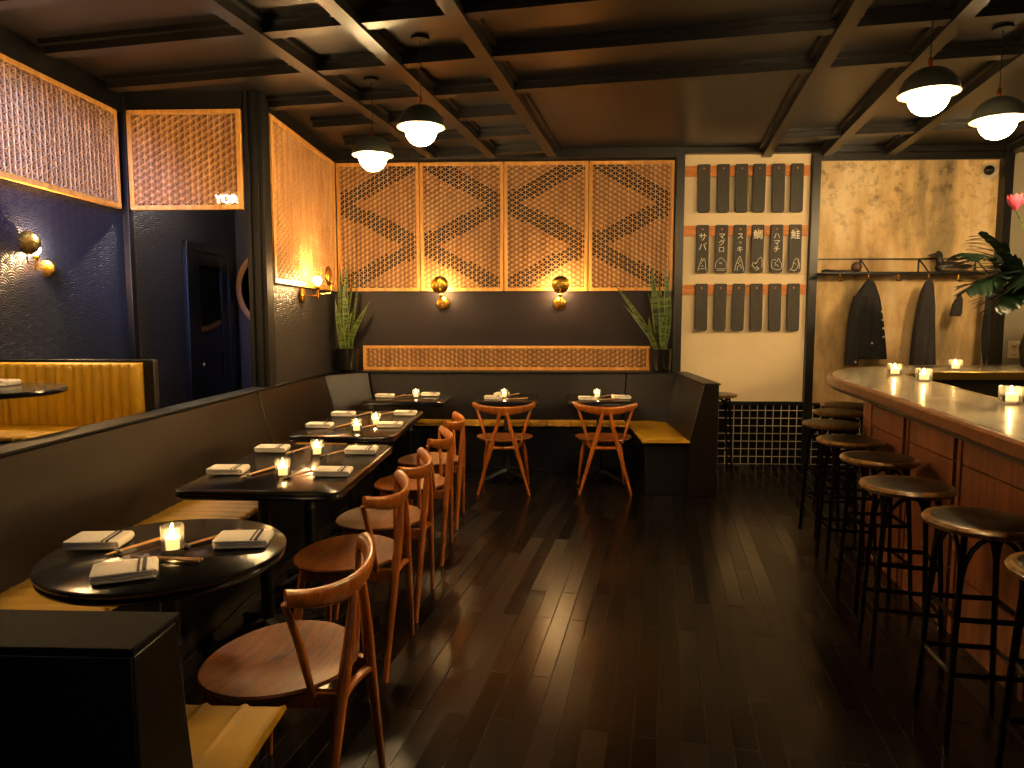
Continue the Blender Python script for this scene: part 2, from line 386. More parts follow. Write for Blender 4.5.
# ------------------------------------------------------------------ room
ZC = 3.12
TH = math.radians(10)                    # the floorboards, ceiling grid and bar run 10 degrees off the banquette walls
RD = Vector((math.sin(TH), math.cos(TH), 0)); RX = Vector((math.cos(TH), -math.sin(TH), 0))
struct('floor', MB().box(-3.3, 6.2, -2.4, 7.3, -.1, 0), M['floor'], smooth=False)
struct('ceiling', MB().box(-3.3, 6.2, -2.4, 7.3, ZC, ZC+.1), M['ceil'], smooth=False)
struct('wall_back', MB().box(-3.1, 1.36, 7.1, 7.25, 0, ZC), M['wall_y'], smooth=False)
struct('wall_back', MB().box(1.36, 2.7, 7.1, 7.25, 0, ZC), M['cream'], smooth=False)
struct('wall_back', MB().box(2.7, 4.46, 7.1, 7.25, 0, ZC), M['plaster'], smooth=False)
struct('wall_back', MB().box(4.46, 6.1, 7.1, 7.25, 0, ZC), M['grey'], smooth=False)
struct('wall_left', MB().box(-3.25, -3.1, -2.4, 5.19, 0, ZC), M['wall_x'], smooth=False)
struct('wall_left', MB().box(-3.25, -3.1, 5.19, 7.25, 0, ZC), M['wall_p'], smooth=False)
struct('wall_right', MB().box(6.1, 6.2, -2.4, 7.25, 0, ZC), M['grey'], smooth=False)
# street front behind the viewpoint, with its shop window
wf = MB()
wf.box(-3.1, 6.1, -2.4, -2.3, 0, .6); wf.box(-3.1, 6.1, -2.4, -2.3, 2.7, ZC)
for a, b_ in ((-3.1,-2.9),(-.9,-.6),(1.4,6.1)): wf.box(a, b_, -2.4, -2.3, .6, 2.7)
struct('wall_front', wf, M['black'], smooth=False)
pane = mat('dusk_window_light', '#8098c8', .3, emit='#8c9cc8', es=.05)
for i, (a, b_) in enumerate(((-2.9,-.9),(-.6,1.4))):
    w = struct('window_%d' % (i+1), MB().box(a, b_, -2.39, -2.37, .6, 2.7), pane, smooth=False)
    fr = MB(); fr.box(a, a+.05, -2.37, -2.33, .6, 2.7); fr.box(b_-.05, b_, -2.37, -2.33, .6, 2.7); fr.box(a, b_, -2.37, -2.33, .6, .66); fr.box(a, b_, -2.37, -2.33, 2.64, 2.7); fr.box((a+b_)/2-.02, (a+b_)/2+.02, -2.37, -2.33, .6, 2.7)
    fr.build('window_frame', M['black'], w)
# partition wall standing on the banquette, and the corner column
struct('wall_partition', MB().box(-2.18, -2.08, 5.36, 7.1, .94, ZC), M['wall_p'], smooth=False)
struct('trim_1', MB().box(-2.19, -2.05, 5.22, 5.36, .94, ZC).box(-2.18, -2.15, 5.205, 5.22, .94, ZC).box(-2.12, -2.085, 5.205, 5.22, .94, ZC), M['capp'], bevel=.004)
struct('trim_2', MB().box(-3.1, -3.05, 5.16, 5.22, 0, ZC), M['black'], bevel=.003)
struct('trim_3', MB().box(1.315, 1.40, 7.02, 7.1, 0, ZC), M['black'], bevel=.003)
struct('trim_4', MB().box(2.63, 2.71, 7.04, 7.1, 0, ZC), M['black'], bevel=.003)
struct('trim_5', MB().box(4.42, 4.50, 7.0, 7.1, 0, ZC), M['black'], bevel=.003)
# black header along the back wall under the ceiling
struct('trim_6', MB().box(-2.08, 1.315, 7.0, 7.1, 3.02, ZC), M['beam'], bevel=.004)
struct('trim_7', MB().box(1.40, 6.1, 7.02, 7.1, 3.06, ZC), M['beam'], bevel=.004)
struct('trim_8', MB().box(2.71, 4.42, 7.06, 7.1, 2.99, 3.06), M['beam'], bevel=.004)
struct('trim_40', MB().box(-3.05, -2.19, 5.2, 5.3, 2.99, ZC), M['black'])
struct('trim_41', MB().box(-3.1, -3.07, -2.3, 5.16, 2.965, ZC), M['black'])
struct('trim_42', MB().box(-2.08, -2.05, 5.36, 7.0, 3.01, ZC), M['black'])
# tiled wainscot
tl = MB(); tl.box(1.40, 2.63, 7.07, 7.1, 0, .6); tl.box(2.71, 4.42, 7.07, 7.1, 0, .6)
struct('trim_9', tl, M['tile'], smooth=False)
struct('trim_10', MB().box(1.40, 2.63, 7.055, 7.1, .6, .635).box(2.71, 4.42, 7.055, 7.1, .6, .625), M['black'], bevel=.003)
# ceiling grid of beams (two box sections and a moulding each)
def ceil_beam(a, b, w=.09, h=.09):
    m = MB(); a = Vector(a); b = Vector(b)
    m.beam(a+V(0,0,ZC-h/2), b+V(0,0,ZC-h/2), w, h)
    m.beam(a+V(0,0,ZC-.015), b+V(0,0,ZC-.015), w+.07, .03)
    return m
def rline(x7):     # long beam passing (x7, 7.1)
    return (Vector((x7, 7.1, 0)) - RD*7.5, Vector((x7, 7.1, 0)))
n = 11
xs = [-1.05, -.46, .13, 2.20, 2.78, 3.38, 4.5]
for x in xs:
    a, b = rline(x); struct('trim_%d' % n, ceil_beam(a, b), M['beam'], smooth=False); n += 1
def cross(d, s0, s1, w=.09, h=.075):      # d = distance along RD from the origin, s = sideways
    global n
    struct('trim_%d' % n, ceil_beam(RD*d + RX*s0, RD*d + RX*s1, w, h), M['beam'], smooth=False); n += 1
def clip_s(x7): p = Vector((x7, 7.1, 0)); return p.dot(RX)
SL = [clip_s(x) for x in xs]
for d in (1.2, 1.83, 2.46, 3.09, 3.72, 4.34, 4.97):
    lo = max(-3.0/math.cos(TH)-d*math.tan(TH)*.98, -9)
    cross(d, lo, 5.6)
for d in (5.55, 6.15, 6.75): cross(d, -2.9-.0, SL[2])
cross(6.75, SL[3], 5.0)

# ------------------------------------------------------------------ lattice panels
def clipline(p, d, w, h):
    t0, t1 = -1e9, 1e9
    for i, hi in ((0, w), (1, h)):
        if abs(d[i]) < 1e-9:
            if p[i] < 0 or p[i] > hi: return None
        else:
            a, b = (0-p[i])/d[i], (hi-p[i])/d[i]
            if a > b: a, b = b, a
            t0, t1 = max(t0, a), min(t1, b)
    return (t0, t1) if t1-t0 > .01 else None
def lattice(name, label, origin, sdir, nrm, w, h, band=None, fw=.045, cell=.0507, parts=None):
    """kumiko screen: frame > grid, infill, backing. origin = lower left corner seen from the room"""
    O, s, nn = Vector(origin), Vector(sdir), Vector(nrm); up = Vector((0,0,1))
    t = thing(name, label, 'lattice panel', O + s*(w/2), 0)
    off = -(O + s*(w/2))
    P = lambda a, b, c: O + s*a + up*b + nn*c + off
    def bar(m, a, b, wd, c0, c1):     # flat strip in the panel plane
        ax, az = a; bx, bz = b; dx, dz = bx-ax, bz-az; L = math.hypot(dx, dz)
        if L < 1e-5: return
        px, pz = -dz/L*wd/2, dx/L*wd/2
        q = [(ax-px, az-pz), (bx-px, bz-pz), (bx+px, bz+pz), (ax+px, az+pz)]
        vs = [P(x, z, c1) for x, z in q] + [P(x, z, c0) for x, z in q]
        m.add(vs, [(0,1,2,3),(0,4,5,1),(1,5,6,2),(2,6,7,3),(3,7,4,0)])
    fr = MB()
    for a0, a1, b0, b1 in ((0,w,0,fw),(0,w,h-fw,h),(0,fw,fw,h-fw),(w-fw,w,fw,h-fw)):
        fr.hexa([P(a0,b0,0),P(a1,b0,0),P(a1,b1,0),P(a0,b1,0),P(a0,b0,.035),P(a1,b0,.035),P(a1,b1,.035),P(a0,b1,.035)])
    fr.build('frame', M['frame'], t, bevel=.003)
    MB().hexa([P(fw,fw,-.0),P(w-fw,fw,-.0),P(w-fw,h-fw,-.0),P(fw,h-fw,-.0),P(fw,fw,.004),P(w-fw,fw,.004),P(w-fw,h-fw,.004),P(fw,h-fw,.004)]).build('backing', M['backing'], t, smooth=False)
    iw, ih = w-2*fw, h-2*fw; cs = cell*math.sqrt(3)/2; g = MB()
    nx = int(iw/cs)+2
    for i in range(1, nx):
        x = i*cs
        if x < iw: bar(g, (fw+x, fw), (fw+x, fw+ih), .0031, .012, .026)
    c30, s30 = math.cos(PI/6), math.sin(PI/6)
    for sg in (1, -1):
        k0 = -int(iw*math.tan(PI/6)/cell)-2
        for k in range(k0, int((ih+iw*.6)/cell)+3):
            p = (0, k*cell); r = clipline(p, (c30, sg*s30), iw, ih)
            if r:
                a = (fw+p[0]+c30*r[0], fw+p[1]+sg*s30*r[0]); b = (fw+p[0]+c30*r[1], fw+p[1]+sg*s30*r[1])
                bar(g, a, b, .0031, .012, .0255+.0002*sg)
    g.build('grid', M['lattice'], t, smooth=False, fix=False)
    f = MB()
    for i in range(-1, nx):
        for k in range(-1, int(ih/cell)+2):
            z0 = k*cell + (cell/2 if i % 2 else 0); x0 = i*cs
            for tri in (((x0,z0),(x0,z0+cell),(x0+cs,z0+cell/2)), ((x0+cs,z0+cell/2),(x0+cs,z0-cell/2),(x0,z0))):
                cx, cz = sum(q[0] for q in tri)/3, sum(q[1] for q in tri)/3
                if not (0 < cx < iw and 0 < cz < ih): continue
                if band and band(cx+fw, cz+fw): continue
                for q in tri:
                    qx, qz = min(max(q[0],0),iw), min(max(q[1],0),ih)
                    bar(f, (fw+qx, fw+qz), (fw+cx, fw+cz), .0050, .010, .021)
    f.build('infill', M['infill'], t, smooth=False, fix=False)
    return t
def zig(w, flip):
    zs = [1.30, .86, .46, .02]
    def b(x, z):
        u = x/w if flip else 1-x/w
        for j in range(3):
            a, c = zs[j], zs[j+1]; uu = u if j % 2 == 0 else 1-u
            zc = a + (c-a)*uu
            if abs(z-zc) < .088: return True
        return False
    return b
PW = 3.36/4
names = ['lattice panel above the left wall plant, leftmost of the four on the back wall', 'second back wall lattice panel, its chevron pointing right above left disc sconce', 'third back wall lattice panel, above the right disc sconce', 'fourth back wall lattice panel beside the black post and menu wall']
for i in range(4):
    lattice('lattice_panel', names[i], (-2.045+i*PW+.006, 7.098, 1.74), (1,0,0), (0,-1,0), PW-.012, 1.265, zig(PW, i % 2 == 1), fw=.032)
lattice('lattice_panel', 'long low lattice strip on the ledge between the two snake plants', (-1.8, 7.098, .945), (1,0,0), (0,-1,0), 2.9, .245, None, fw=.03)
lattice('lattice_panel', 'orange-lit lattice panel on the short side wall, over the globe-bulb sconce', (-2.078, 5.38, 1.735), (0,1,0), (1,0,0), 1.66, 1.27, None, fw=.042)
lattice('lattice_panel', 'lattice header panel hung between left wall and black column', (-3.045, 5.215, 2.265), (1,0,0), (0,-1,0), .845, .72, None, fw=.032)
lattice('lattice_panel', 'large lattice panel high on the left wall above blue wallpaper', (-3.098, 2.6, 2.26), (0,1,0), (1,0,0), 2.5, .70, None, fw=.034)
# small lit letters in the lower right corner of the header panel
def text_mesh(body, size, ext=.002):
    c = bpy.data.curves.new('lettering', 'FONT'); c.body = body; c.size = size; c.extrude = ext; c.align_x = 'CENTER'; c.align_y = 'CENTER'; c.offset = 0
    o = bpy.data.objects.new('lettering', c); COL.objects.link(o)
    bpy.context.view_layer.update()
    me = bpy.data.meshes.new_from_object(o.evaluated_get(bpy.context.evaluated_depsgraph_get()))
    bpy.data.objects.remove(o); bpy.data.curves.remove(c); return me
me = text_mesh('YOR', .082, .006); me.materials.clear(); me.materials.append(M['sign'])
o = bpy.data.objects.new('lit_letters', me); COL.objects.link(o); o.location = (-2.315, 5.173, 2.335); o.rotation_euler = (PI/2, 0, 0)
tag(o, 'small glowing white letters at bottom right corner of header lattice', 'sign')

# ------------------------------------------------------------------ banquette
def strip_pad(name, mb_owner, P0, along, across, length, width, z, ch=.075, thick=.022, parent=None, m=None):
    """channelled cushion: ribs run across; P0 corner, along/across unit vectors"""
    P0, a, c = Vector(P0), Vector(along), Vector(across); rows = []
    nseg = max(2, int(length/ch)); step = length/nseg; sub = 6; mb = MB()
    prof = []
    for i in range(nseg):
        for t, hz in ((0,.0036),(.06,.0016),(.12,.0),(.2,.0),(.5,.0004),(.8,.0),(.88,.0),(.94,.0016)): prof.append(((i+t)*step, hz))
    prof.append((length, .0028))
    cr = [(0,-thick),(0,-.008),(.012,0),(width*.5,.004),(width-.02,0),(width-.004,-.008),(width,-.02),(width,-thick)]
    vs = []; nn = len(cr)
    for s, dz in prof:
        bulge = dz*2
        for w_, zz in cr:
            wz = w_ + (bulge if w_ > width*.8 else 0)
            vs.append(P0 + a*s + c*wz + Vector((0,0,z+zz+(dz if zz > -.03 else 0))))
    fs = []
    for i in range(len(prof)-1):
        for k in range(nn-1): fs.append((i*nn+k, i*nn+k+1, (i+1)*nn+k+1, (i+1)*nn+k))
        fs.append((i*nn+nn-1, i*nn, (i+1)*nn, (i+1)*nn+nn-1))
    fs.append(tuple(range(nn))[::-1]); fs.append(tuple((len(prof)-1)*nn+k for k in range(nn)))
    mb.add(vs, fs); return mb.build(name, m or M['mustard'], parent, angle=60)
bq = thing('banquette', 'long black leather U-shaped banquette with mustard seat pads along partition', 'banquette', (-1.7, 4.0, 0))
def BQ(mb, name, m, **k):
    for i, p in enumerate(mb.v): mb.v[i] = (p[0]+1.7, p[1]-4.0, p[2])
    return mb.build(name, m, bq, **k)
def reclined(m, pts_top, pts_bot, pts_top2, pts_bot2):
    m.hexa([pts_bot[0], pts_bot[1], pts_bot2[1], pts_bot2[0], pts_top[0], pts_top[1], pts_top2[1], pts_top2[0]])
# base box below seats
b = MB(); b.box(-2.17, -1.52, 1.0, 7.08, 0, .42); b.box(-1.52, .9, 6.62, 7.08, 0, .42); b.box(.87, 1.24, 5.74, 7.08, 0, .42); b.box(-1.52, -.7, 1.0, 1.64, 0, .42)
BQ(b, 'base', M['black'], bevel=.004)
# backs: partition run, split in two upholstered panels with a seam
for y0, y1 in ((1.0, 5.0), (5.008, 6.6)):
    b = MB(); b.hexa([(-2.17,y0,.4),(-1.93,y0,.4),(-1.93,y1,.4),(-2.17,y1,.4),(-2.17,y0,.93),(-2.06,y0,.93),(-2.06,y1,.93),(-2.17,y1,.93)])
    BQ(b, 'backrest', M['leather'], bevel=.008)
b = MB(); b.box(-2.185, -2.045, .95, 6.9, .93, .945); BQ(b, 'ledge_cap', M['capp'], bevel=.004)
# left corner mitre and back wall run
b = MB(); b.hexa([(-2.06,6.608,.4),(-1.93,6.608,.4),(-1.62,6.84,.4),(-1.62,6.95,.4),(-2.08,6.608,.925),(-2.06,6.608,.925),(-1.72,6.93,.925),(-1.9,6.97,.925)])
BQ(b, 'corner_backrest', M['leather'], bevel=.006)
b = MB(); b.hexa([(-1.61,6.84,.4),(.80,6.84,.4),(.80,7.08,.4),(-1.61,7.08,.4),(-1.71,6.93,.925),(.85,6.93,.925),(.85,7.08,.925),(-1.71,7.08,.925)])
BQ(b, 'backrest', M['leather'], bevel=.008)
b = MB(); b.hexa([(.81,6.84,.4),(1.24,6.70,.4),(1.24,6.95,.4),(.81,6.95,.4),(.86,6.93,.925),(1.33,6.88,.925),(1.33,7.0,.925),(.86,7.0,.925)])
BQ(b, 'corner_backrest', M['leather'], bevel=.006)
b = MB(); b.box(-2.05, 1.32, 6.90, 7.095, .925, .942); BQ(b, 'ledge', M['black'], bevel=.004)
# right end wall
b = MB(); b.hexa([(1.22,5.7,0),(1.45,5.7,0),(1.45,7.05,0),(1.22,7.05,0),(1.22,5.7,.47),(1.45,5.7,.47),(1.45,7.05,.47),(1.22,7.05,.47)])
b.hexa([(1.22,5.7,.47),(1.45,5.7,.47),(1.45,7.05,.47),(1.22,7.05,.47),(1.33,5.7,.925),(1.45,5.7,.925),(1.45,7.05,.925),(1.33,7.05,.925)])
BQ(b, 'end_backrest', M['leather'], bevel=.006)
b = MB(); b.box(1.318, 1.46, 5.69, 7.01, .925, .94); BQ(b, 'ledge_cap', M['black'], bevel=.004)
# near end wall
b = MB(); b.hexa([(-2.05,1.11,0),(-.685,1.11,0),(-.685,1.37,0),(-2.05,1.37,0),(-2.05,1.11,.885),(-.685,1.11,.885),(-.685,1.25,.885),(-2.05,1.25,.885)])
BQ(b, 'end_backrest', M['leather'], bevel=.006)
b = MB(); b.box(-2.05, -.68, 1.10, 1.255, .885, .90); BQ(b, 'ledge_cap', mat('worn_black_paint', '#0b0b0c', .7, noise=.15, nscale=20, bump=.2, bscale=90, spec=.1), bevel=.004)
# cushions
z = .47
def pad(P0, al, ac, L, W, ch=.075):
    P0 = (P0[0]+1.7, P0[1]-4.0, 0); strip_pad('seat_pad', None, P0, al, ac, L, W, z, ch, parent=bq)
pad((-1.95, 1.72, 0), (0,1,0), (1,0,0), 1.25, .47); pad((-1.95, 2.98, 0), (0,1,0), (1,0,0), 1.25, .47); pad((-1.95, 4.24, 0), (0,1,0), (1,0,0), 1.25, .47); pad((-1.95, 5.5, 0), (0,1,0), (1,0,0), 1.05, .47)
pad((-1.47, 6.86, 0), (1,0,0), (0,-1,0), 1.15, .30); pad((-.31, 6.86, 0), (1,0,0), (0,-1,0), 1.13, .30)
pad((1.22, 5.68, 0), (0,1,0), (-1,0,0), 1.1, .38, .1)
pad((-1.47, 1.37, 0), (1,0,0), (0,1,0), .82, .32, .1)

# ------------------------------------------------------------------ left room: raised floor, booth, table
struct('floor', MB().box(-3.1, -2.18, -.5, 7.1, 0, .38), M['platform'], smooth=False)
bo = thing('booth_bench', 'mustard channel-tufted booth bench below blue wallpaper, left room', 'booth', (-2.65, 3.9, .38))
b = MB(); b.box(-.44, .458, -.02, .03, 0, .845); b.build('shell', M['black'], bo, bevel=.004)
def vpad(x0, x1, y, z0, z1, ch, parent):
    mb = MB(); n = max(1, round((x1-x0)/ch)); st = (x1-x0)/n; sub = 6; vs = []; fs = []; prof = []
    for i in range(n):
        for k in range(sub):
            t = k/sub; prof.append((x0+(i+t)*st, .016*(math.sin(PI*t)**.6) if t else 0))
    prof.append((x1, 0)); cr = [(z0,.0),(z0,.04),(z0+.02,.05),(z1-.03,.05),(z1-.008,.04),(z1,.0)]; nn = len(cr)
    for xx, d in prof:
        for zz, dy in cr: vs.append((xx, y-dy-(d if dy > .03 else 0), zz))
    for i in range(len(prof)-1):
        for k in range(nn-1): fs.append((i*nn+k, i*nn+k+1, (i+1)*nn+k+1, (i+1)*nn+k))
        fs.append((i*nn+nn-1, i*nn, (i+1)*nn, (i+1)*nn+nn-1))
    fs.append(tuple(range(nn))[::-1]); fs.append(tuple((len(prof)-1)*nn+k for k in range(nn)))
    mb.add(vs, fs); return mb.build('back_cushion', M['mustard_b'], parent, angle=60)
vpad(-.44, -.365, -.02, .47, .83, .05, bo); vpad(-.36, .40, -.02, .47, .83, .0532, bo)
MB().box(-.44, .44, -.42, -.02, 0, .4).build('base', M['black'], bo, bevel=.004)
strip_pad('seat_cushion', None, (-.44, -.05, 0), (1,0,0), (0,-1,0), .88, .4, .47, .0532, parent=bo, m=M['mustard_b'])
lt = thing('booth_table', 'black oval table in front of the mustard booth, left room', 'table', (-2.62, 3.2, .38))
MB().lathe([(.0,.715),(.30,.715),(.325,.722),(.33,.735),(.325,.745),(0,.745)], n=48).build('tabletop', M['top'], lt)
MB().lathe([(.035,.02),(.035,.3),(.042,.32),(.035,.34),(.035,.715)], n=20).build('post', M['iron'], lt)
MB().lathe([(.22,0),(.22,.012),(.06,.03),(.04,.06)], n=32).build('base', M['iron'], lt)

# door and mirror at the end of the left passage
d = struct('door_1', MB().box(-3.1, -3.085, 6.12, 6.84, 0, 2.08), M['doorp'])
f = MB(); f.box(-3.1, -3.06, 6.02, 6.12, 0, 2.14); f.box(-3.1, -3.06, 6.84, 6.94, 0, 2.14); f.box(-3.1, -3.06, 6.12, 6.84, 2.06, 2.14); f.build('door_frame', M['black'], d, bevel=.006)
f = MB(); f.box(-3.085, -3.072, 6.12, 6.26, .38, 2.06); f.box(-3.085, -3.072, 6.7, 6.84, .38, 2.06); f.box(-3.085, -3.072, 6.26, 6.7, 1.94, 2.06); f.box(-3.085, -3.072, 6.26, 6.7, 1.15, 1.27); f.build('door_panel', M['black'], d, bevel=.004)
f = MB(); f.lathe([(.0,.06),(.025,.055),(.03,.04),(.02,.03),(.012,.02),(.012,0),(.028,-.005)], c=(-3.07,6.2,1.04), axis='x'); f.build('door_handle', M['steel'], d)
mr_ = thing('round_mirror', 'round wood-framed mirror half hidden behind the black column', 'mirror', (-2.655, 7.1, 1.765))
MB().lathe([(0,-.02),(.40,-.02)], axis='y', n=64).build('mirror_glass', M['mirror'], mr_)
MB().lathe([(.39,0),(.39,-.03),(.41,-.045),(.44,-.04),(.445,0)], axis='y', n=64).build('mirror_frame', M['mirrorframe'], mr_)

# ------------------------------------------------------------------ lamps
def lamp(parent, loc, radius, energy, col):
    l = bpy.data.lights.new('lamp_light', 'POINT'); l.energy = energy; l.color = rgb(col)[:3]; l.shadow_soft_size = radius
    o = bpy.data.objects.new('lamp_light', l); COL.objects.link(o); o.parent = parent; o.location = loc; return o

def make_sconce():
    t = thing('wall_sconce', '', 'wall lamp')
    MB().lathe([(.0,.022),(.05,.022),(.062,.016),(.066,0)], axis='x', n=40).build('backplate', M['brass'], t)
    MB().tube([(0.02,0,0),(.13,0,0),(.14,0,.004)], .005).tube([(.14,0,-.025),(.14,0,.05)], .0095).build('arm', M['brass'], t)
    MB().lathe([(.010,.045),(.020,.06),(.021,.085),(.016,.09)], c=(.14,0,0), n=20).build('socket', M['brass'], t)
    MB().ball((.14,0,.13), .035).build('bulb', M['bulb'], t)
    MB().tube([(.14,0,.02),(.18,0,.015),(.25,0,.02),(.262,0,.04),(.262,0,.17)], .004, n=10).build('shade_arm', M['brass'], t)
    MB().lathe([(0,.205),(.04,.203),(.078,.196),(.086,.190),(.086,.187),(.04,.199),(0,.201)], c=(.05,0,.17), axis='x', n=48).build('disc_shade', M['brass'], t)
    return t
SCONCE_W = 11; PEND_W = 62
s0 = make_sconce()
for i, (loc, rz, lab) in enumerate([((-.98,7.09,1.62), -PI/2, 'brass disc sconce on back wall below second lattice panel, left of the pair'),
                                    ((.195,7.09,1.62), -PI/2, 'brass disc sconce on back wall below third lattice panel, right of the pair'),
                                    ((-2.07,6.05,1.66), 0, 'brass sconce with bare glowing bulb on side wall beside snake plant'),
                                    ((-3.09,4.31,1.77), math.radians(-80), 'brass disc sconce on blue embossed wallpaper of left room')]):
    s = s0 if i == 0 else copy_tree(s0)
    lamp(s, (.14,0,.13), .0365, SCONCE_W, '#ffcb86')
    s.location = loc; s.rotation_euler = (0,0,rz); s['label'] = lab; s['group'] = 'brass wall sconces'
    if i == 3: s.scale = (.82,.82,.82)
def make_pendant(cord):
    t = thing('pendant_lamp', '', 'pendant lamp')       # origin at the centre of the dome rim
    MB().lathe([(.0,cord+.02),(.055,cord+.02),(.055,cord+.003),(.0,cord)], n=32).build('ceiling_canopy', M['iron'], t)
    MB().tube([(0,0,cord),(0,0,.15)], .003, n=8).build('cord', M['iron'], t)
    MB().lathe([(.011,.13),(.012,.17),(.006,.18),(0,.18)], n=16).build('cord_grip', M['copper'], t)
    pr = [(.142,0)] + [(.14*math.cos(a), .132*math.sin(a)) for a in [math.radians(q) for q in range(6, 90, 7)]] + [(.0,.132)]
    MB().lathe(pr, n=48).build('dome', M['dome'], t)
    pi_ = [(.0,.126)] + [(.134*math.cos(a), .126*math.sin(a)) for a in [math.radians(q) for q in range(85, 5, -8)]] + [(.136,0.001),(.143,-.001)]
    MB().lathe(pi_, n=48).build('dome_lining', M['domein'], t)
    MB().ball((0,0,-.012), .096, n=32, m=20).build('globe', M['globe'], t)
    return t
zr = 2.6
pend = [((-.72,4.30,zr), 'glowing dome pendant nearer the viewpoint, of the two over the dining tables'), ((-1.18,5.0,zr), 'glowing dome pendant farther back, in front of the leftmost lattice panel'),
        ((1.98,3.78,zr), 'glowing dome pendant over the bar, left of the two there'), ((2.64,4.28,zr), 'glowing dome pendant over the bar at the right photo edge')]
p0 = make_pendant(ZC-.02-zr)
extra = [((3.75,4.9,zr), 'dome pendant over the far corner of the bar'), ((-2.78,5.65,2.72), 'neutral dome pendant of the passage, behind the header lattice'), ((-2.62,2.6,2.5), 'small-output dome pendant of the left room'), ((1.35,2.05,zr), 'dome pendant over the near bar stools')]  # the left room pendant is an unseen addition that brightens the booth
for i, (loc, lab) in enumerate(pend+extra):
    p = p0 if i == 0 else copy_tree(p0)
    p.location = loc; p['label'] = lab; p['group'] = 'dome pendants'
    k_ = 'cool' if 'cool white' in lab else 'neutral' if 'neutral' in lab else 'warm'
    lamp(p, (0,0,-.012), .100, {'cool': 420, 'neutral': 110, 'warm': PEND_W*(.35 if 'small-output' in lab else .12 if 'near' in lab and i >= 4 else 6.5 if 'far corner' in lab else 1)}[k_], {'cool': '#94b0ff', 'neutral': '#ece6e0', 'warm': '#ffd698'}[k_])
    if k_ != 'warm':
        for q in p.children:
            if q.name.startswith('globe'): q.data = q.data.copy(); q.data.materials[0] = M[k_+'globe']

# spotlight added out of view, washing left room wall and lattice with cool light
sl = thing('added_spotlight', 'unseen black spotlight added in the left room, aimed at the wall lattice', 'spotlight', (-2.45, 2.3, ZC-.02))
MB().lathe([(0,0),(.05,0),(.05,-.02),(0,-.022)], n=24).build('mount', M['iron'], sl)
MB().tube([(0,0,-.02),(0,0,-.12)], .008, n=10).build('arm', M['iron'], sl)
aim = (Vector((-3.1,4.6,2.22)) - Vector((-2.45,2.3,ZC-.16))).normalized()
hd = MB(); hd.lathe([(.030,-.07),(.038,-.06),(.042,.06),(.038,.06),(.034,-.05),(0,-.052)], n=28); head = hd.build('head', M['iron'], sl)
head.location = (0,0,-.14); head.rotation_euler = aim.to_track_quat('Z','Y').to_euler()
l = bpy.data.lights.new('lamp_light', 'SPOT'); l.energy = 100; l.color = rgb('#84a0ff')[:3]; l.spot_size = math.radians(36); l.spot_blend = .9; l.shadow_soft_size = .03
o = bpy.data.objects.new('lamp_light', l); COL.objects.link(o); o.parent = sl; o.location = Vector((0,0,-.14)) + aim*.07; o.rotation_euler = (-aim).to_track_quat('Z','Y').to_euler()

# ------------------------------------------------------------------ tables
def pedestal(t, x, y, top=.70):
    m = MB(); m.lathe([(.045,.055),(.032,.09),(.028,.2),(.028,.42),(.036,.44),(.028,.46),(.028,top-.03),(.07,top-.02),(.07,top)], c=(x,y,0), n=24)
    m.build('post', M['iron'], t)
    m = MB()
    for a in range(4):
        q = PI/4+a*PI/2; c_, s_ = math.cos(q), math.sin(q)
        m.tube([(x+c_*r, y+s_*r, zz) for r, zz in ((.02,.07),(.1,.055),(.2,.03),(.27,.015))], [.03,.026,.02,.014], n=8)
    m.build('base', M['iron'], t)
def rect_table(cx, cy, w, l, label, group, posts):
    t = thing('dining_table', label, 'table', (cx, cy, 0), 0, group)
    m = MB(); rings = []
    for ins, zz in ((.012,.70),(.002,.706),(0,.714),(.004,.720),(.004,.724),(0,.728),(.001,.737),(.010,.742)):
        rings.append([(x, y, zz) for x, y in rrect(w-2*ins, l-2*ins, .06, 6)])
    m.stack(rings); m.build('tabletop', M['top'], t, angle=50)
    for x, y in posts: pedestal(t, x, y)
    return t
rt = thing('round_table', 'round black lacquered table nearest the viewpoint', 'table', (-1.15, 2.065, 0))
MB().lathe([(0,.70),(.332,.70),(.345,.706),(.347,.712),(.341,.719),(.343,.722),(.35,.727),(.351,.735),(.343,.742),(0,.742)], n=72).build('tabletop', M['top'], rt, angle=50)
pedestal(rt, 0, 0)
rect_table(-1.185, 3.36, .71, 1.12, 'long black table with four settings behind the round table', 'long banquette tables', [(-.06,-.3),(-.06,.3)])
rect_table(-1.225, 4.79, .66, 1.22, 'long black table with two candles nearest the banquette corner', 'long banquette tables', [(0,-.35),(0,.35)])
rect_table(-1.2, 6.36, .74, .66, 'small black table in the banquette corner by left snake plant', 'small back wall tables', [(0,0)])
rect_table(-.30, 6.38, .56, .66, 'small black table in front of the left of the two rear chairs', 'small back wall tables', [(0,0)])
rect_table(.545, 6.38, .60, .66, 'small black table at the right rear chair, by the banquette end', 'small back wall tables', [(0,0)])

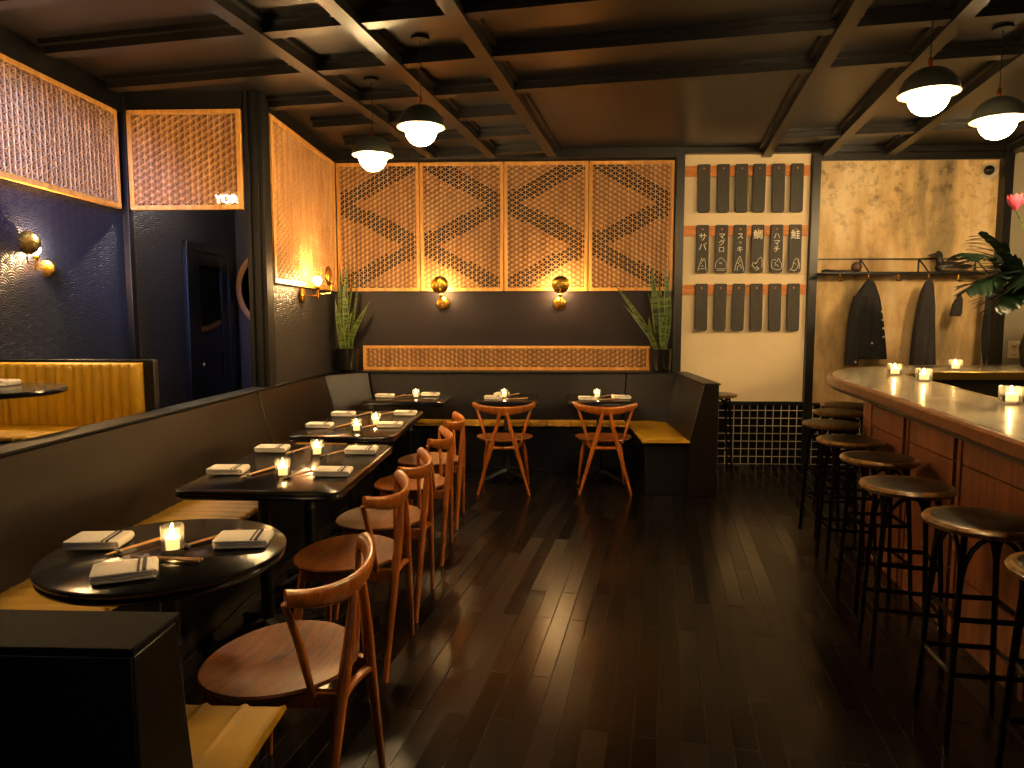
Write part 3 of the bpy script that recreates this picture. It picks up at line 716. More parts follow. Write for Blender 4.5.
# ------------------------------------------------------------------ chairs
def make_chair():
    t = thing('dining_chair', '', 'chair')
    # seat: rounded, slightly dished, wider towards the front
    m = MB(); rings = []; N = 40
    def ring(sc, z0, dish=0):
        r = []
        for k in range(N):
            a = 2*PI*k/N; c_, s_ = math.cos(a), math.sin(a)
            x = .242*sc*c_*(1+.04*s_); y = .222*sc*s_
            r.append((x, y-.005, z0 + dish*(c_*c_)*.010 + (s_ < 0)*0.006*abs(s_)))
        return r
    rings = [ring(.2,.432), ring(.9,.432), ring(.97,.438,1), ring(1.0,.446,1), ring(.985,.453,1), ring(.9,.452,1), ring(.6,.446,.6), ring(.2,.443)]
    m.stack(rings); m.build('seat', M['seatw'], t, angle=60)
    # crest rail
    pts = []; rw = []
    K = 24; m = MB(); rr = []
    for i in range(K+1):
        u = -1+2*i/K; a = u*1.12
        x = .245*math.sin(a)/math.sin(1.12); y = -.248 + .088*(abs(u)**1.9)
        zc = .704 + .042*abs(u)**1.6
        hh = .036 - .013*abs(u)**1.3; tt = .014 + .009*abs(u)**4
        # tangent
        e = .01; a2 = (u+e)*1.12; x2 = .245*math.sin(a2)/math.sin(1.12); y2 = -.248+.088*(abs(u+e)**1.9)
        tx, ty = x2-x, y2-y; L = math.hypot(tx, ty); nx_, ny_ = -ty/L, tx/L
        ring_ = []
        for k in range(14):
            q = 2*PI*k/14; cc, ss = math.cos(q), math.sin(q)
            cc = math.copysign(abs(cc)**.75, cc); ss = math.copysign(abs(ss)**.75, ss)
            lean = ss*hh*.22
            ring_.append((x+nx_*(cc*tt-lean), y+ny_*(cc*tt-lean), zc+ss*hh))
        rr.append(ring_)
    m.stack(rr); m.build('backrest', M['chair'], t, angle=70)
    for s in (-1, 1):
        MB().tube([(s*.030,-.250,.69),(s*.062,-.247,.55),(s*.098,-.238,.42),(s*.215,-.225,0)], [.012,.017,.019,.011], n=14).build('leg', M['chair'], t)
        MB().tube([(s*.150,.135,.432),(s*.172,.150,.26),(s*.205,.172,0)], [.015,.018,.010], n=14).build('leg', M['chair'], t)
        MB().tube([(s*.234,-.150,.725),(s*.188,-.163,.60),(s*.142,-.175,.43)], [.009,.012,.010], n=12).build('back_strut', M['chair'], t)
        MB().beam((s*.102,-.232,.405),(s*.155,.135,.405), .026, .05).build('side_rail', M['chair'], t, bevel=.004)
    m = MB(); m.tube([(-.10,-.238,.40),(-.05,-.225,.395),(0,-.22,.392),(.05,-.225,.395),(.10,-.238,.40)], .014, n=12); m.build('rear_rail', M['chair'], t)
    MB().beam((-.152,.13,.405),(.152,.13,.405), .024, .045).build('front_rail', M['chair'], t, bevel=.004)
    return t
ch0 = make_chair()
CH = [((-.765,1.965), 81, 'wooden chair nearest the viewpoint, pulled up to the round table'),
      ((-.825,2.90), 86, 'second wooden chair from the viewpoint, at near end of the first long table'),
      ((-.81,3.45), 88, 'third wooden chair from the viewpoint, at far end of the first long table'),
      ((-.80,4.22), 90, 'fourth wooden chair in the side row, at the near end of second long table'),
      ((-.80,4.93), 90, 'wooden chair farthest along the side row, at second long table'),
      ((-.30,5.935), 0, 'wooden chair seen from behind at back wall, left of the rear two'),
      ((.545,5.965), 0, 'wooden chair seen from behind at back wall, right of the rear two')]
for i, ((x, y), deg, lab) in enumerate(CH):
    c = ch0 if i == 0 else copy_tree(ch0)
    c.location = (x, y, 0); c.rotation_euler = (0,0,math.radians(deg)); c['label'] = lab; c['group'] = 'curved-back wooden chairs'

# ------------------------------------------------------------------ table ware
TZ = .742
def make_votive(square=False):
    t = thing('candle', '', 'candle')
    w = .038
    if square:
        m = MB(); o_ = rrect(.076,.076,.008,3); i_ = rrect(.068,.068,.006,3); n = len(o_)
        m.stack([[(x,y,0) for x,y in o_],[(x,y,.078) for x,y in o_],[(x,y,.078) for x,y in i_],[(x,y,.008) for x,y in i_]])
    else:
        m = MB().lathe([(.030,0),(.033,.01),(.034,.082),(.031,.082),(.030,.012),(0,.010)], n=32)
    m.build('glass_cup', M['glass'], t)
    MB().lathe([(0,.0125),(.028,.0125),(.028,.046),(.02,.048),(0,.047)], n=28).build('wax', M['wax'], t)
    MB().lathe([(.0,.050),(.0045,.054),(.006,.060),(.0045,.068),(.0018,.076),(0,.080)], n=14).build('flame', M['flame'], t)
    return t
v0 = make_votive(); 
VP = [(-1.124,2.05,'on the round table'), (-1.163,3.08,'nearer of two on the first long table'), (-1.167,3.58,'farther of two on the first long table'), (-1.163,4.36,'nearer of two on the second long table'), (-1.11,4.66,'farther of two on the second long table'),
      (-1.13,6.31,'on the corner table by left snake plant'), (-.325,6.33,'on the table before the left rear chair'), (.52,6.35,'on the table before the right rear chair')]
for i, (x, y, w) in enumerate(VP):
    c = v0 if i == 0 else copy_tree(v0)
    c.location = (x, y, TZ); c['label'] = 'lit candle in a round clear glass, ' + w; c['group'] = 'table candles'
vb = make_votive(True)
for i, (x, y, w) in enumerate([(2.375,4.78,'left of three at the bar far bend'), (2.315,4.31,'nearer the bar inner edge, second from left'), (3.07,5.30,'on the far arm of the bar'), (2.085,3.17,'nearest on the bar at right photo edge')]):
    c = vb if i == 0 else copy_tree(vb)
    c.location = (x, y, 1.081); c.rotation_euler = (0,0,-.17); c['label'] = 'lit candle in a square glass, ' + w; c['group'] = 'bar candles'
def make_napkin():
    t = thing('napkin', '', 'napkin')
    # folded cloth: layered C-shaped fold lying flat
    m = MB(); W, D = .078, .060
    def layer(z0, z1, dx, dy, r=.01):
        rings = []
        for ins, zz in ((.004,z0),(0,z0+.0025),(0,z1-.0025),(.004,z1)):
            rings.append([(x+dx, y+dy, zz + .0015*math.sin(x*60)+.001*math.sin(y*80)) for x, y in rrect(2*W-2*ins, 2*D-2*ins, .008, 3)])
        m.stack(rings)
    layer(.0025,.012, .002,0); layer(.0115,.020,-.001,.001); layer(.0195,.030,0,0)
    # rounded folded edge
    m.tube([(W-.006,-D+.004,.0155),(W-.006,D-.004,.0155)], .0135, n=12)
    m.build('cloth', M['napkin'], t, angle=50)
    s = MB()
    for x0, ww in ((.034,.006),(.047,.010)):
        s.add([(x0,-D-.0006,.025),(x0+ww,-D-.0006,.025),(x0+ww,-D+.003,.0318),(x0,-D+.003,.0318),(x0+ww,D-.003,.0318),(x0,D-.003,.0318)], [(0,1,2,3),(3,2,4,5)])
    s.build('stripe', M['stripe'], t, fix=False)
    return t
nk0 = make_napkin()
def make_stick():
    m = MB().tube([(-.115,0,0),(.0,0,0),(.115,0,0)], [.0022,.003,.0038], n=8)
    o = m.build('chopstick', M['chop']); tag(o, 'x', 'chopstick'); return o
st0 = make_stick()
def make_rest():
    o = MB().tube([(0,-.022,0.004),(0,-.012,0.0055),(0,0,.0045),(0,.012,0.0055),(0,.022,0.004)], [.004,.0065,.005,.0065,.004], n=10).build('chopstick_rest', M['rest']); tag(o, 'x', 'chopstick rest'); return o
rs0 = make_rest()
used = {'n': False}
def setting(nx, ny, nrot, cx, cy, crot, where, nlab='', z=TZ):
    n_ = nk0 if not used['n'] else copy_tree(nk0)
    n_.location = (nx, ny, z); n_.rotation_euler = (0,0,math.radians(nrot)); n_['label'] = 'folded white napkin with dark stripes, ' + where; n_['group'] = 'folded napkins'
    if cx is None: used['n'] = True; return
    r_ = rs0 if not used['n'] else rs0.copy()
    if used['n']: COL.objects.link(r_)
    a = math.radians(crot); dx, dy = math.cos(a), math.sin(a)
    r_.location = (cx-dx*.075, cy-dy*.075, z+.0025); r_.rotation_euler = (0,0,a); r_['label'] = 'small grey chopstick rest beside the napkin, ' + where; r_['group'] = 'chopstick rests'
    for s in (-1, 1):
        k = st0 if (not used['n'] and s == -1) else st0.copy()
        if k is not st0: COL.objects.link(k)
        a2 = a + s*.02
        k.location = (cx - dy*s*.005, cy + dx*s*.005, z+.0093); k.rotation_euler = (0, math.radians(-.9), a2)
        k['label'] = 'wooden chopstick of the pair beside the napkin, ' + where; k['group'] = 'chopstick pair, ' + where
    used['n'] = True
setting(-1.39,2.10,8, -1.245,2.09,62, 'at left of the round table')
setting(-1.15,1.84,28, -1.10,1.965,-8, 'at near edge of the round table')
setting(-.94,2.13,10, -1.06,2.15,55, 'at right of the round table')
setting(-1.45,3.15,5, -1.30,3.14,70, 'near left of the first long table')
setting(-1.45,3.69,5, -1.30,3.70,70, 'far left of the first long table')
setting(-.95,3.13,4, -1.09,3.10,60, 'near right of the first long table')
setting(-.955,3.66,4, -1.08,3.62,60, 'far right of the first long table')
setting(-1.46,4.54,3, -1.32,4.54,70, 'near left of the second long table')
setting(-1.46,5.10,3, -1.32,5.14,70, 'far left of the second long table')
setting(-1.0,4.58,3, -1.13,4.55,60, 'near right of the second long table')
setting(-1.01,5.17,3, -1.15,5.18,60, 'far right of the second long table')
setting(-1.43,6.36,0, -1.30,6.36,70, 'left on the corner table')
setting(-1.03,6.50,0, -1.16,6.52,40, 'right on the corner table')
setting(-.36,6.53,80, -.26,6.53,60, 'far side of table before left rear chair')
setting(-.42,6.24,0, -.22,6.20,20, 'near side of table before left rear chair')
setting(.42,6.22,0, .60,6.20,20, 'near side of table before right rear chair')
setting(.73,6.32,5, .62,6.5,50, 'right side of table before right rear chair')
setting(-2.70,3.36,5, None, None, 0, 'on the booth table in the left room', z=.38+.745)

# ------------------------------------------------------------------ snake plants
def snake_plant(x, y, z, label, leaves):
    t = thing('snake_plant', label, 'potted plant', (x, y, z), 0, 'snake plants on the ledge')
    MB().lathe([(0,0),(.088,0),(.10,.01),(.108,.10),(.112,.225),(.104,.225),(.100,.18),(0,.18)], n=40).build('pot', M['pot'], t, angle=40)
    MB().lathe([(.102,.19),(.05,.20),(0,.205)], n=24).build('soil', M['soil'], t)
    for (bx, by, tx, ty, tz, w) in leaves:
        m = MB(); e = MB(); N = 14; vs = []; tw = random.uniform(-.9,.9); a0 = random.uniform(-.6,.6)
        P_ = []; bn = random.uniform(-.035,.035); bm = random.uniform(-.03,.01)
        for i in range(N+1):
            u = i/N
            p = Vector((bx + (tx-bx)*u**1.4 + bn*math.sin(PI*u), by + (ty-by)*u**1.4 + bm*math.sin(PI*u), .19 + (tz-.19)*(u - .06*math.sin(PI*u))))
            ww = w*(.62+.55*math.sin(PI*min(1, u*1.15)))*(1 if u < .72 else max(.02, 1-((u-.72)/.28)**1.6))
            a = a0 + tw*u + .12*math.sin(9*u); d = Vector((math.cos(a), math.sin(a)*.8, .0)); nn = Vector((-d.y, d.x, 0))
            P_.append((p, d, nn, ww))
        rows = []
        for p, d, nn, ww in P_:
            rows.append([p - d*ww, p - d*ww*.5 + nn*ww*.25, p + nn*ww*.34, p + d*ww*.5 + nn*ww*.25, p + d*ww, p + d*ww*.5 + nn*(ww*.25-.003), p+nn*(ww*.34-.004), p - d*ww*.5 + nn*(ww*.25-.003)])
        m.stack(rows); m.build('leaf', M['snake'], t, angle=80)
        for s in (-1,1):
            e.tube([p + d*ww*s for p, d, nn, ww in P_], [max(.0006, min(.0022, ww*.12)) for p, d, nn, ww in P_], n=5)
        e.build('leaf_margin', M['snakeedge'], t.children[-1])
L1 = [(-.03,0,-.05,-.03,1.06,.026),(.02,-.02,.04,-.06,1.10,.022),(.0,.03,.10,0,1.0,.020),(.03,.0,.26,-.06,.70,.022),(-.05,-.02,-.09,-.08,.72,.022),(.0,-.04,-.01,-.10,.86,.026),(.04,.03,.13,.01,.93,.018),(-.05,.03,-.09,.02,.90,.018),(.03,-.05,.10,-.12,.62,.020),(-.01,.02,.0,.02,.95,.018),(-.03,-.05,-.07,-.12,.50,.02)]
snake_plant(-1.935, 6.96, .942, 'tall snake plant in black pot in the left corner of the ledge', L1)
L2 = [(-.02,0,-.10,-.03,1.02,.030),(.02,-.02,.02,-.05,1.05,.030),(.04,.02,.08,0,1.0,.026),(-.04,0,-.50,-.04,.90,.020),(-.03,-.03,-.38,-.08,.66,.020),(.0,-.04,-.05,-.10,.90,.026),(.05,-.02,.09,-.07,.84,.022),(-.02,.03,-.14,.02,.82,.022),(.03,-.05,.05,-.12,.66,.022),(-.04,-.03,-.13,-.09,.55,.02)]
snake_plant(1.185, 6.96, .942, 'snake plant in black pot on right end of the ledge by the menu wall', L2)

# ------------------------------------------------------------------ menu wall rails and tags
rails_z = [2.90, 2.325, 1.75]
for z_, w in zip(rails_z, ('top', 'middle', 'bottom')):
    o = MB().box(1.405, 2.615, 7.075, 7.1, z_-.05, z_+.05).build('tag_rail', M['rail'], bevel=.002)
    tag(o, 'orange wooden rail holding the %s row of black tags' % w, 'rail', 'wooden tag rails')
xs_t = [1.592, 1.779, 1.957, 2.129, 2.310, 2.490]
words = ['サバ', 'マグロ', 'スヾキ', '鯛', 'ハマチ', '鮭']
eng = ['chalked サバ over a fish head', 'chalked マグロ over a round fish head', 'chalked スヾキ over an upright fish head', 'chalked with one kanji over fish, fourth of the row', 'chalked ハマチ over a fish head', 'chalked with one kanji over leaping fish, last of the row']
ordn = ['leftmost', 'second', 'third', 'fourth', 'fifth', 'rightmost']
def tag_mesh():
    m = MB(); poly = [(-.061,.0),(-.053,.008),(.053,.008),(.061,0),(.061,-.435),(.055,-.452),(.040,-.46),(-.040,-.46),(-.055,-.452),(-.061,-.435)]
    m2 = MB().prism(poly, 0, .018)
    m.v = [(x, -z, y) for x, y, z in m2.v]; m.f = m2.f; m.mi = m2.mi
    return m
draws = {0:[[(-.045,-.44),(-.02,-.36),(-.005,-.31),(.0,-.35),(.02,-.32),(.035,-.40),(.04,-.44)],[(-.035,-.42),(-.005,-.42),(.03,-.41)],[(-.01,-.40),(0,-.385),(.008,-.395)]],
 1:[[(-.052,-.42),(-.05,-.36),(-.02,-.325),(0,-.31),(.02,-.33),(.05,-.36),(.052,-.42)],[(-.04,-.42),(.045,-.42)],[(-.045,-.435),(.04,-.435)],[(-.01,-.37),(0,-.36),(.01,-.375)]],
 2:[[(-.045,-.44),(-.03,-.37),(0,-.30),(.02,-.34),(.04,-.42),(.045,-.445)],[(-.02,-.44),(-.015,-.40),(.01,-.38),(.02,-.42)],[(0,-.33),(.005,-.36)]],
 3:[[(-.05,-.40),(-.04,-.36),(-.01,-.37),(.01,-.33),(.04,-.31),(.05,-.37),(.045,-.41)],[(-.045,-.38),(-.02,-.42),(.0,-.40),(.02,-.43)],[(-.01,-.44),(.02,-.41)]],
 4:[[(-.045,-.41),(-.045,-.35),(-.02,-.33),(.005,-.35),(.02,-.32),(.035,-.35),(.05,-.38),(.045,-.42),(0,-.43),(-.045,-.41)],[(-.02,-.39),(0,-.38),(.02,-.40)]],
 5:[[(-.05,-.44),(-.02,-.40),(-.01,-.35),(.015,-.32),(.03,-.35),(.03,-.40),(0,-.44),(-.03,-.43)],[(.03,-.32),(.045,-.38),(.04,-.42)],[(.0,-.37),(.012,-.38)]]}
for r_, z_ in enumerate((2.955, 2.372, 1.80)):
    base = None
    for i, x in enumerate(xs_t):
        row = ('top', 'middle', 'bottom')[r_]
        lab = ('black hanging wooden menu tag ' + eng[i]) if r_ == 1 else 'blank black hanging wooden tag, %s in the %s row' % (ordn[i], row)
        t = thing('menu_tag', lab, 'menu tag', (x + r_*.002, 7.0745, z_), 0, 'black menu tags in the %s row' % row)
        t.rotation_euler = (math.radians(-1.0), math.radians(random.uniform(-.8,.8)), 0)
        tag_mesh().build('board', M['tagw'], t, bevel=.003, smooth=False)
        MB().lathe([(.0,-.0235),(.008,-.0225),(.009,-.018)], c=(0,0,-.035), axis='y', n=14).build('peg', M['copper'], t)
        if r_ == 1:
            wd = words[i]; L = len(wd)
            pos = {1:[-.085], 2:[-.105,-.20], 3:[-.095,-.16,-.225]}[L]
            for ch_, pz in zip(wd, pos):
                sz = {1:.095, 2:.085, 3:.068}[L]
                if ch_ == 'ヾ': sz = .04
                me = text_mesh(ch_, sz, .0008); me.materials.clear(); me.materials.append(M['chalk'])
                o = bpy.data.objects.new('chalk_character', me); COL.objects.link(o); o.parent = t; o.location = (0, -.0195, pz-.01); o.rotation_euler = (PI/2,0,0)
            m = MB()
            for ln in draws[i]:
                m.tube([(a, -.0195, b) for a, b in spline([(q[0], q[1], 0) for q in ln], 4) and [(p.x, p.y) for p in spline([(q[0], q[1], 0) for q in ln], 4)]], .0021, n=6)
            m.ball((-.012,-.0195,-.365), .006, n=8, m=6)
            m.build('chalk_drawing', M['chalk'], t)

# ------------------------------------------------------------------ coat rack and what hangs on it
YB = 7.1
rk = thing('coat_rack', 'black metal coat rack with shelf and copper hooks on plaster wall', 'coat rack', (3.5, YB, 1.9))
m = MB(); m.beam((-.79,-.012,.145),(.80,-.012,.145), .012, .012); m.beam((-.79,-.012,0),(.86,-.012,0), .012, .018); m.beam((-.79,-.20,0),(.86,-.20,0), .014, .02); m.build('rail', M['iron'], rk)
for q in (.06, .10, .14): MB().beam((-.79,-q-.01,0),(.86,-q-.01,0), .012, .008).build('shelf_bar', M['iron'], rk)
for q in (-.36, .2, .74):
    MB().beam((q,-.012,.145),(q,-.012,0), .012, .012, up=(0,1,0)).beam((q,-.015,.145),(q,-.20,.005), .010, .010, up=(1,0,0)).beam((q,-.012,0),(q,-.20,0), .012, .012).build('bracket', M['iron'], rk)
hx = [-.63, -.36, -.08, .20, .48, .76]
for q in hx:
    m = MB(); m.tube([(q,-.20,0),(q,-.205,-.045),(q,-.215,-.075)], .005, n=8); m.tube([(q-.03,-.222,-.062),(q-.02,-.22,-.078),(q,-.215,-.08),(q+.02,-.22,-.078),(q+.03,-.222,-.062)], .005, n=8)
    m.build('hook', M['brass'], rk)
def garment(name, label, x, top, rows, mt, cat='jacket', dep=.075, sleeve=None, buttons=()):
    """rows: (z below top, left, right) in metres, lofted with cloth folds"""
    t = thing(name, label, cat, (x, YB-.215, top), 0, 'jackets on the rack')
    def loft(rows, dp, y0=0, ph=0):
        rings = []; N = 36
        rr = spline([(a, b, c) for a, b, c in rows], 5)
        for p in rr:
            zz, l, r = p; cx, hw = (l+r)/2, (r-l)/2; ring = []; k_ = min(1, zz/.25)
            for k in range(N):
                a = 2*PI*k/N
                fold = 1 + .10*k_*math.sin(a*7+ph+zz*3) + .05*k_*math.sin(a*13+zz*7)
                ring.append((cx + hw*math.cos(a), y0 + (.018+dp*k_)*math.sin(a)*fold, -zz))
            rings.append(ring)
        return MB().stack(rings)
    loft(rows, dep).build('body', mt, t, angle=80)
    if sleeve: loft(sleeve, .05, -.03, 1).build('sleeve', mt, t, angle=80)
    for bx, bz in buttons: MB().ball((bx, -.075 if bz < .7 else -.105, -bz), .011, n=10, m=8).build('button', M['button'], t)
    # hanging loop over the hook
    MB().tube([(-.01,0,-.01),(-.006,0,.03),(.006,0,.03),(.01,0,-.01)], .003, n=6).build('loop', mt, t)
    return t
garment('jacket', 'dark jacket with metal buttons hanging at left on the rack', 3.14, 1.83,
        [(0,-.02,.03),(.04,-.05,.06),(.18,-.13,.11),(.40,-.16,.15),(.60,-.17,.18),(.72,-.15,.195),(.755,-.08,.195)], M['jacket'], dep=.06,
        sleeve=[(.15,-.15,-.02),(.40,-.19,-.06),(.65,-.20,-.08),(.82,-.20,-.09)], buttons=((.10,.30),(.11,.38),(.12,.46),(.125,.54),(.02,.60),(-.14,.78)))
garment('jacket', 'narrow dark coat hanging in the middle of the rack', 3.70, 1.83,
        [(0,-.02,.02),(.05,-.05,.045),(.2,-.085,.055),(.5,-.12,.075),(.8,-.135,.095),(.98,-.13,.10)], M['jacket2'], dep=.07)
# umbrella hanging
u = thing('umbrella', 'closed black umbrella hanging at the right end of the rack', 'umbrella', (4.26, YB-.215, 1.83))
m = MB(); N = 32; rings = []
for zz, r in ((-.06,.010),(-.10,.018),(-.30,.026),(-.50,.034),(-.66,.030),(-.78,.015),(-.86,.006)):
    rings.append([(r*(1+.16*math.sin(8*2*PI*k/N+zz*4))*math.cos(2*PI*k/N), r*(1+.16*math.sin(8*2*PI*k/N+zz*4))*math.sin(2*PI*k/N), zz) for k in range(N)])
m.stack(rings); m.build('canopy', M['jacket'], u, angle=80)
MB().tube([(0,0,-.92),(0,0,-.02)], .004, n=8).build('shaft', M['steel'], u)
MB().tube([(0,0,-.06),(0,0,.01),(.012,0,.03),(.035,0,.035),(.052,0,.02),(.055,0,-.01)], .009, n=10).build('handle', M['redwood'], u)
# small bag on a string
g = thing('small_bag', 'small black pouch hanging on a cord from a rack hook', 'bag', (3.98, YB-.215, 1.82))
MB().tube([(-.003,0,.005),(0,0,-.13)], .002, n=6).tube([(.006,0,.005),(.005,0,-.13)], .002, n=6).build('cord', M['white'], g)
m = MB(); rings = []
for zz, hw, dp, cx in ((-.13,.018,.010,.01),(-.16,.022,.016,.012),(-.165,.030,.02,.01),(-.22,.042,.028,-.004),(-.30,.050,.03,-.012),(-.335,.046,.024,-.018)):
    rings.append([(cx + a, b, zz) for a, b in rrect(2*hw, 2*dp, dp*.7, 4)])
m.stack(rings); m.build('pouch', M['jacket2'], g, angle=50)
# things lying on the rack shelf
dk = thing('duck_decoy', 'black painted loon decoy standing on the coat rack shelf', 'bird decoy', (3.97, YB-.12, 1.91))
m = MB(); N = 20; rings = []
for x, zc, hw, hh in ((-.165,.045,.012,.018),(-.15,.045,.035,.035),(-.10,.05,.055,.048),(-.02,.052,.062,.052),(.06,.048,.055,.045),(.12,.048,.036,.030),(.16,.055,.018,.014),(.20,.064,.006,.004)):
    rings.append([(x, hw*math.cos(2*PI*k/N), max(.002, zc + hh*math.sin(2*PI*k/N))) for k in range(N)])
m.stack(rings)
m.build('body', M['decoy'], dk, angle=80)
m = MB(); m.tube(spline([(-.10,0,.06),(-.125,0,.10),(-.13,0,.135),(-.135,0,.165),(-.165,0,.178)], 5), [.04]*3+[.032]*6+[.028]*6+[.031]*3+[.030,.028,.02], n=16); m.build('head', M['decoy'], dk, angle=80)
MB().tube([(-.17,0,.172),(-.21,0,.165),(-.25,0,.158)], [.015,.009,.002], n=10).build('bill', M['decoy'], dk)
m = MB(); m.tube(spline([(-.13,-.036,.025),(-.05,-.056,.022),(.05,-.05,.022),(.11,-.03,.03)], 5), .009, n=8); m.build('wing_band', M['decoyw'], dk)
tr = thing('driftwood_carving', 'dark flat carved wood piece lying at left on the coat rack shelf', 'carving', (2.87, YB-.11, 1.91))
m = MB(); rings = []
for x, hw, z1 in ((-.14,.012,.018),(-.10,.03,.03),(-.05,.035,.026),(0,.04,.020),(.06,.045,.022),(.13,.04,.016),(.19,.012,.010)):
    rings.append([(x, a, .002+max(0,b)) for a, b in ((hw*math.cos(2*PI*k/16), z1*(.5+.5*math.sin(2*PI*k/16))) for k in range(16))])
m.stack(rings); m.build('slab', M['decoy'], tr, angle=80)
tag(MB().lathe([(0,0),(.02,.001),(.042,.02),(.048,.045),(.040,.075),(.02,.09),(.008,.088),(0,.082)], n=28).build('wooden_ball', M['ballwood'], loc=(3.02, YB-.207, 1.91)), 'round dark brown turned wooden ball on the rack shelf', 'ornament')
# speaker dome high on the wall, notice, dark things right of the post
sp_ = thing('security_camera', 'round white camera housing with black lens high on plaster wall', 'security camera', (4.33, YB, 2.88))
MB().lathe([(0,-.06),(.04,-.055),(.065,-.03),(.072,0)], axis='y', n=32).build('housing', M['white'], sp_)
MB().ball((-.040,-.062,-.003), .046, n=24, m=16).build('lens', M['pot'], sp_)
nt_ = thing('wall_notice', 'small cream notice with a dark palm sketch on grey wall', 'notice', (4.665, YB, 1.16))
MB().box(-.055,.055,-.008,0,-.085,.085).build('board', M['cream'], nt_, bevel=.001)
MB().tube([(0,-.010,-.01),(.003,-.010,.03)], .003, n=6).tube([(-.03,-.010,.045),(0,-.010,.03),(.03,-.010,.05)], .003, n=6).tube([(-.03,-.010,.01),(0,-.010,.03),(.028,-.010,.015)], .003, n=6).tube([(-.03,-.010,-.05),(.03,-.010,-.05)], .002, n=6).build('sketch', M['iron'], nt_)

# ------------------------------------------------------------------ bar
def off_curve(pts): return spline([(x, y, 0) for x, y in pts], 8)
outer = off_curve([(1.02,-.3),(1.30,1.25),(1.455,2.14),(1.60,2.95),(1.74,3.72),(1.80,4.15),(1.88,4.6),(2.02,5.0),(2.24,5.35),(2.6,5.68),(3.1,5.86),(3.7,5.94),(5.2,5.97)])
inner = off_curve([(1.56,-.3),(1.80,1.25),(1.95,2.14),(2.10,2.95),(2.24,3.67),(2.345,4.1),(2.41,4.45),(2.47,4.75),(2.57,4.96),(2.78,5.09),(3.2,5.12),(3.8,5.14),(5.2,5.16)])
baseo = off_curve([(1.49,-.3),(1.67,1.25),(1.775,2.14),(1.87,2.95),(1.96,3.72),(2.02,4.2),(2.09,4.5),(2.20,4.82),(2.40,5.15),(2.68,5.42),(3.1,5.58),(3.7,5.66),(5.2,5.69)])
bar = thing('bar_counter', 'curved bar with grey stone top and brown wooden panelled front', 'bar', (2.0, 3.0, 0))
off = Vector((-2.0,-3.0,0))
def ribbon(pa, pb, z0, z1, name, mt, bevel=0, sm=True):
    m = MB(); vs = []; n_ = len(pa)
    for a, b in zip(pa, pb):
        for p, zz in ((a,z0),(b,z0),(b,z1),(a,z1)): vs.append(p+off+Vector((0,0,zz)))
    fs = []
    for i in range(n_-1):
        for k in range(4): fs.append((i*4+k, i*4+(k+1)%4, (i+1)*4+(k+1)%4, (i+1)*4+k))
    fs.append((0,1,2,3)); fs.append(tuple(4*(n_-1)+k for k in range(4)))
    m.add(vs, fs); return m.build(name, mt, bar, bevel=bevel, angle=35)
def shift(c, d):
    out = []
    for i, p in enumerate(c):
        t = (c[min(i+1,len(c)-1)]-c[max(i-1,0)]).normalized(); out.append(p + Vector((t.y,-t.x,0))*d)
    return out
e1 = shift(outer, .035); i1 = shift(inner, -.02)
ribbon(e1, i1, 1.035, 1.080, 'countertop', M['counter'])
ribbon(outer, e1, 1.02, 1.081, 'counter_edge', M['baredge'], bevel=.012)
ribbon(i1, inner, 1.02, 1.081, 'inner_edge', M['darkbrass'], bevel=.006)
ribbon(shift(outer,.02), shift(baseo,.0), 1.005, 1.022, 'soffit', M['slot'])
ribbon(shift(baseo,.02), shift(baseo,.06), 0, 1.03, 'base', M['slot'])
ribbon(shift(inner,-.06), shift(inner,-.03), 0, 1.03, 'inner_base', M['slot'])
# panelled front: bays of three boards, double slots between
def frame_at(c, s):
    acc = 0
    for i in range(len(c)-1):
        L = (c[i+1]-c[i]).length
        if acc+L >= s: return c[i] + (c[i+1]-c[i])*((s-acc)/L), (c[i+1]-c[i]).normalized()
        acc += L
    return c[-1], (c[-1]-c[-2]).normalized()
def length(c): return sum((c[i+1]-c[i]).length for i in range(len(c)-1))
LT = length(baseo); s = .05; bay = .50
while s < LT-1.3:
    def seg(m, s0, s1, z0, z1, d0=-.0, d1=.022):
        K = max(1, int((s1-s0)/.12)+1); last = None
        for k in range(K):
            a, ta = frame_at(baseo, s0+(s1-s0)*k/K); b, tb = frame_at(baseo, s0+(s1-s0)*(k+1)/K)
            na = Vector((ta.y,-ta.x,0)); nb = Vector((tb.y,-tb.x,0))
            m.hexa([a+na*d0+off+V(0,0,z0), b+nb*d0+off+V(0,0,z0), b+nb*d1+off+V(0,0,z0), a+na*d1+off+V(0,0,z0), a+na*d0+off+V(0,0,z1), b+nb*d0+off+V(0,0,z1), b+nb*d1+off+V(0,0,z1), a+na*d1+off+V(0,0,z1)])
    m = MB()
    for z0, z1 in ((.0,.295),(.302,.59),(.597,.80),(.807,.925),(.932,1.004)): seg(m, s, s+bay, z0, z1)
    m.build('panel', M['barwood'], bar, smooth=False)
    m = MB(); seg(m, s+bay+.028, s+bay+.062, 0, 1.0, .004); m.build('stile', M['barwood'], bar, smooth=False)
    s += bay + .09

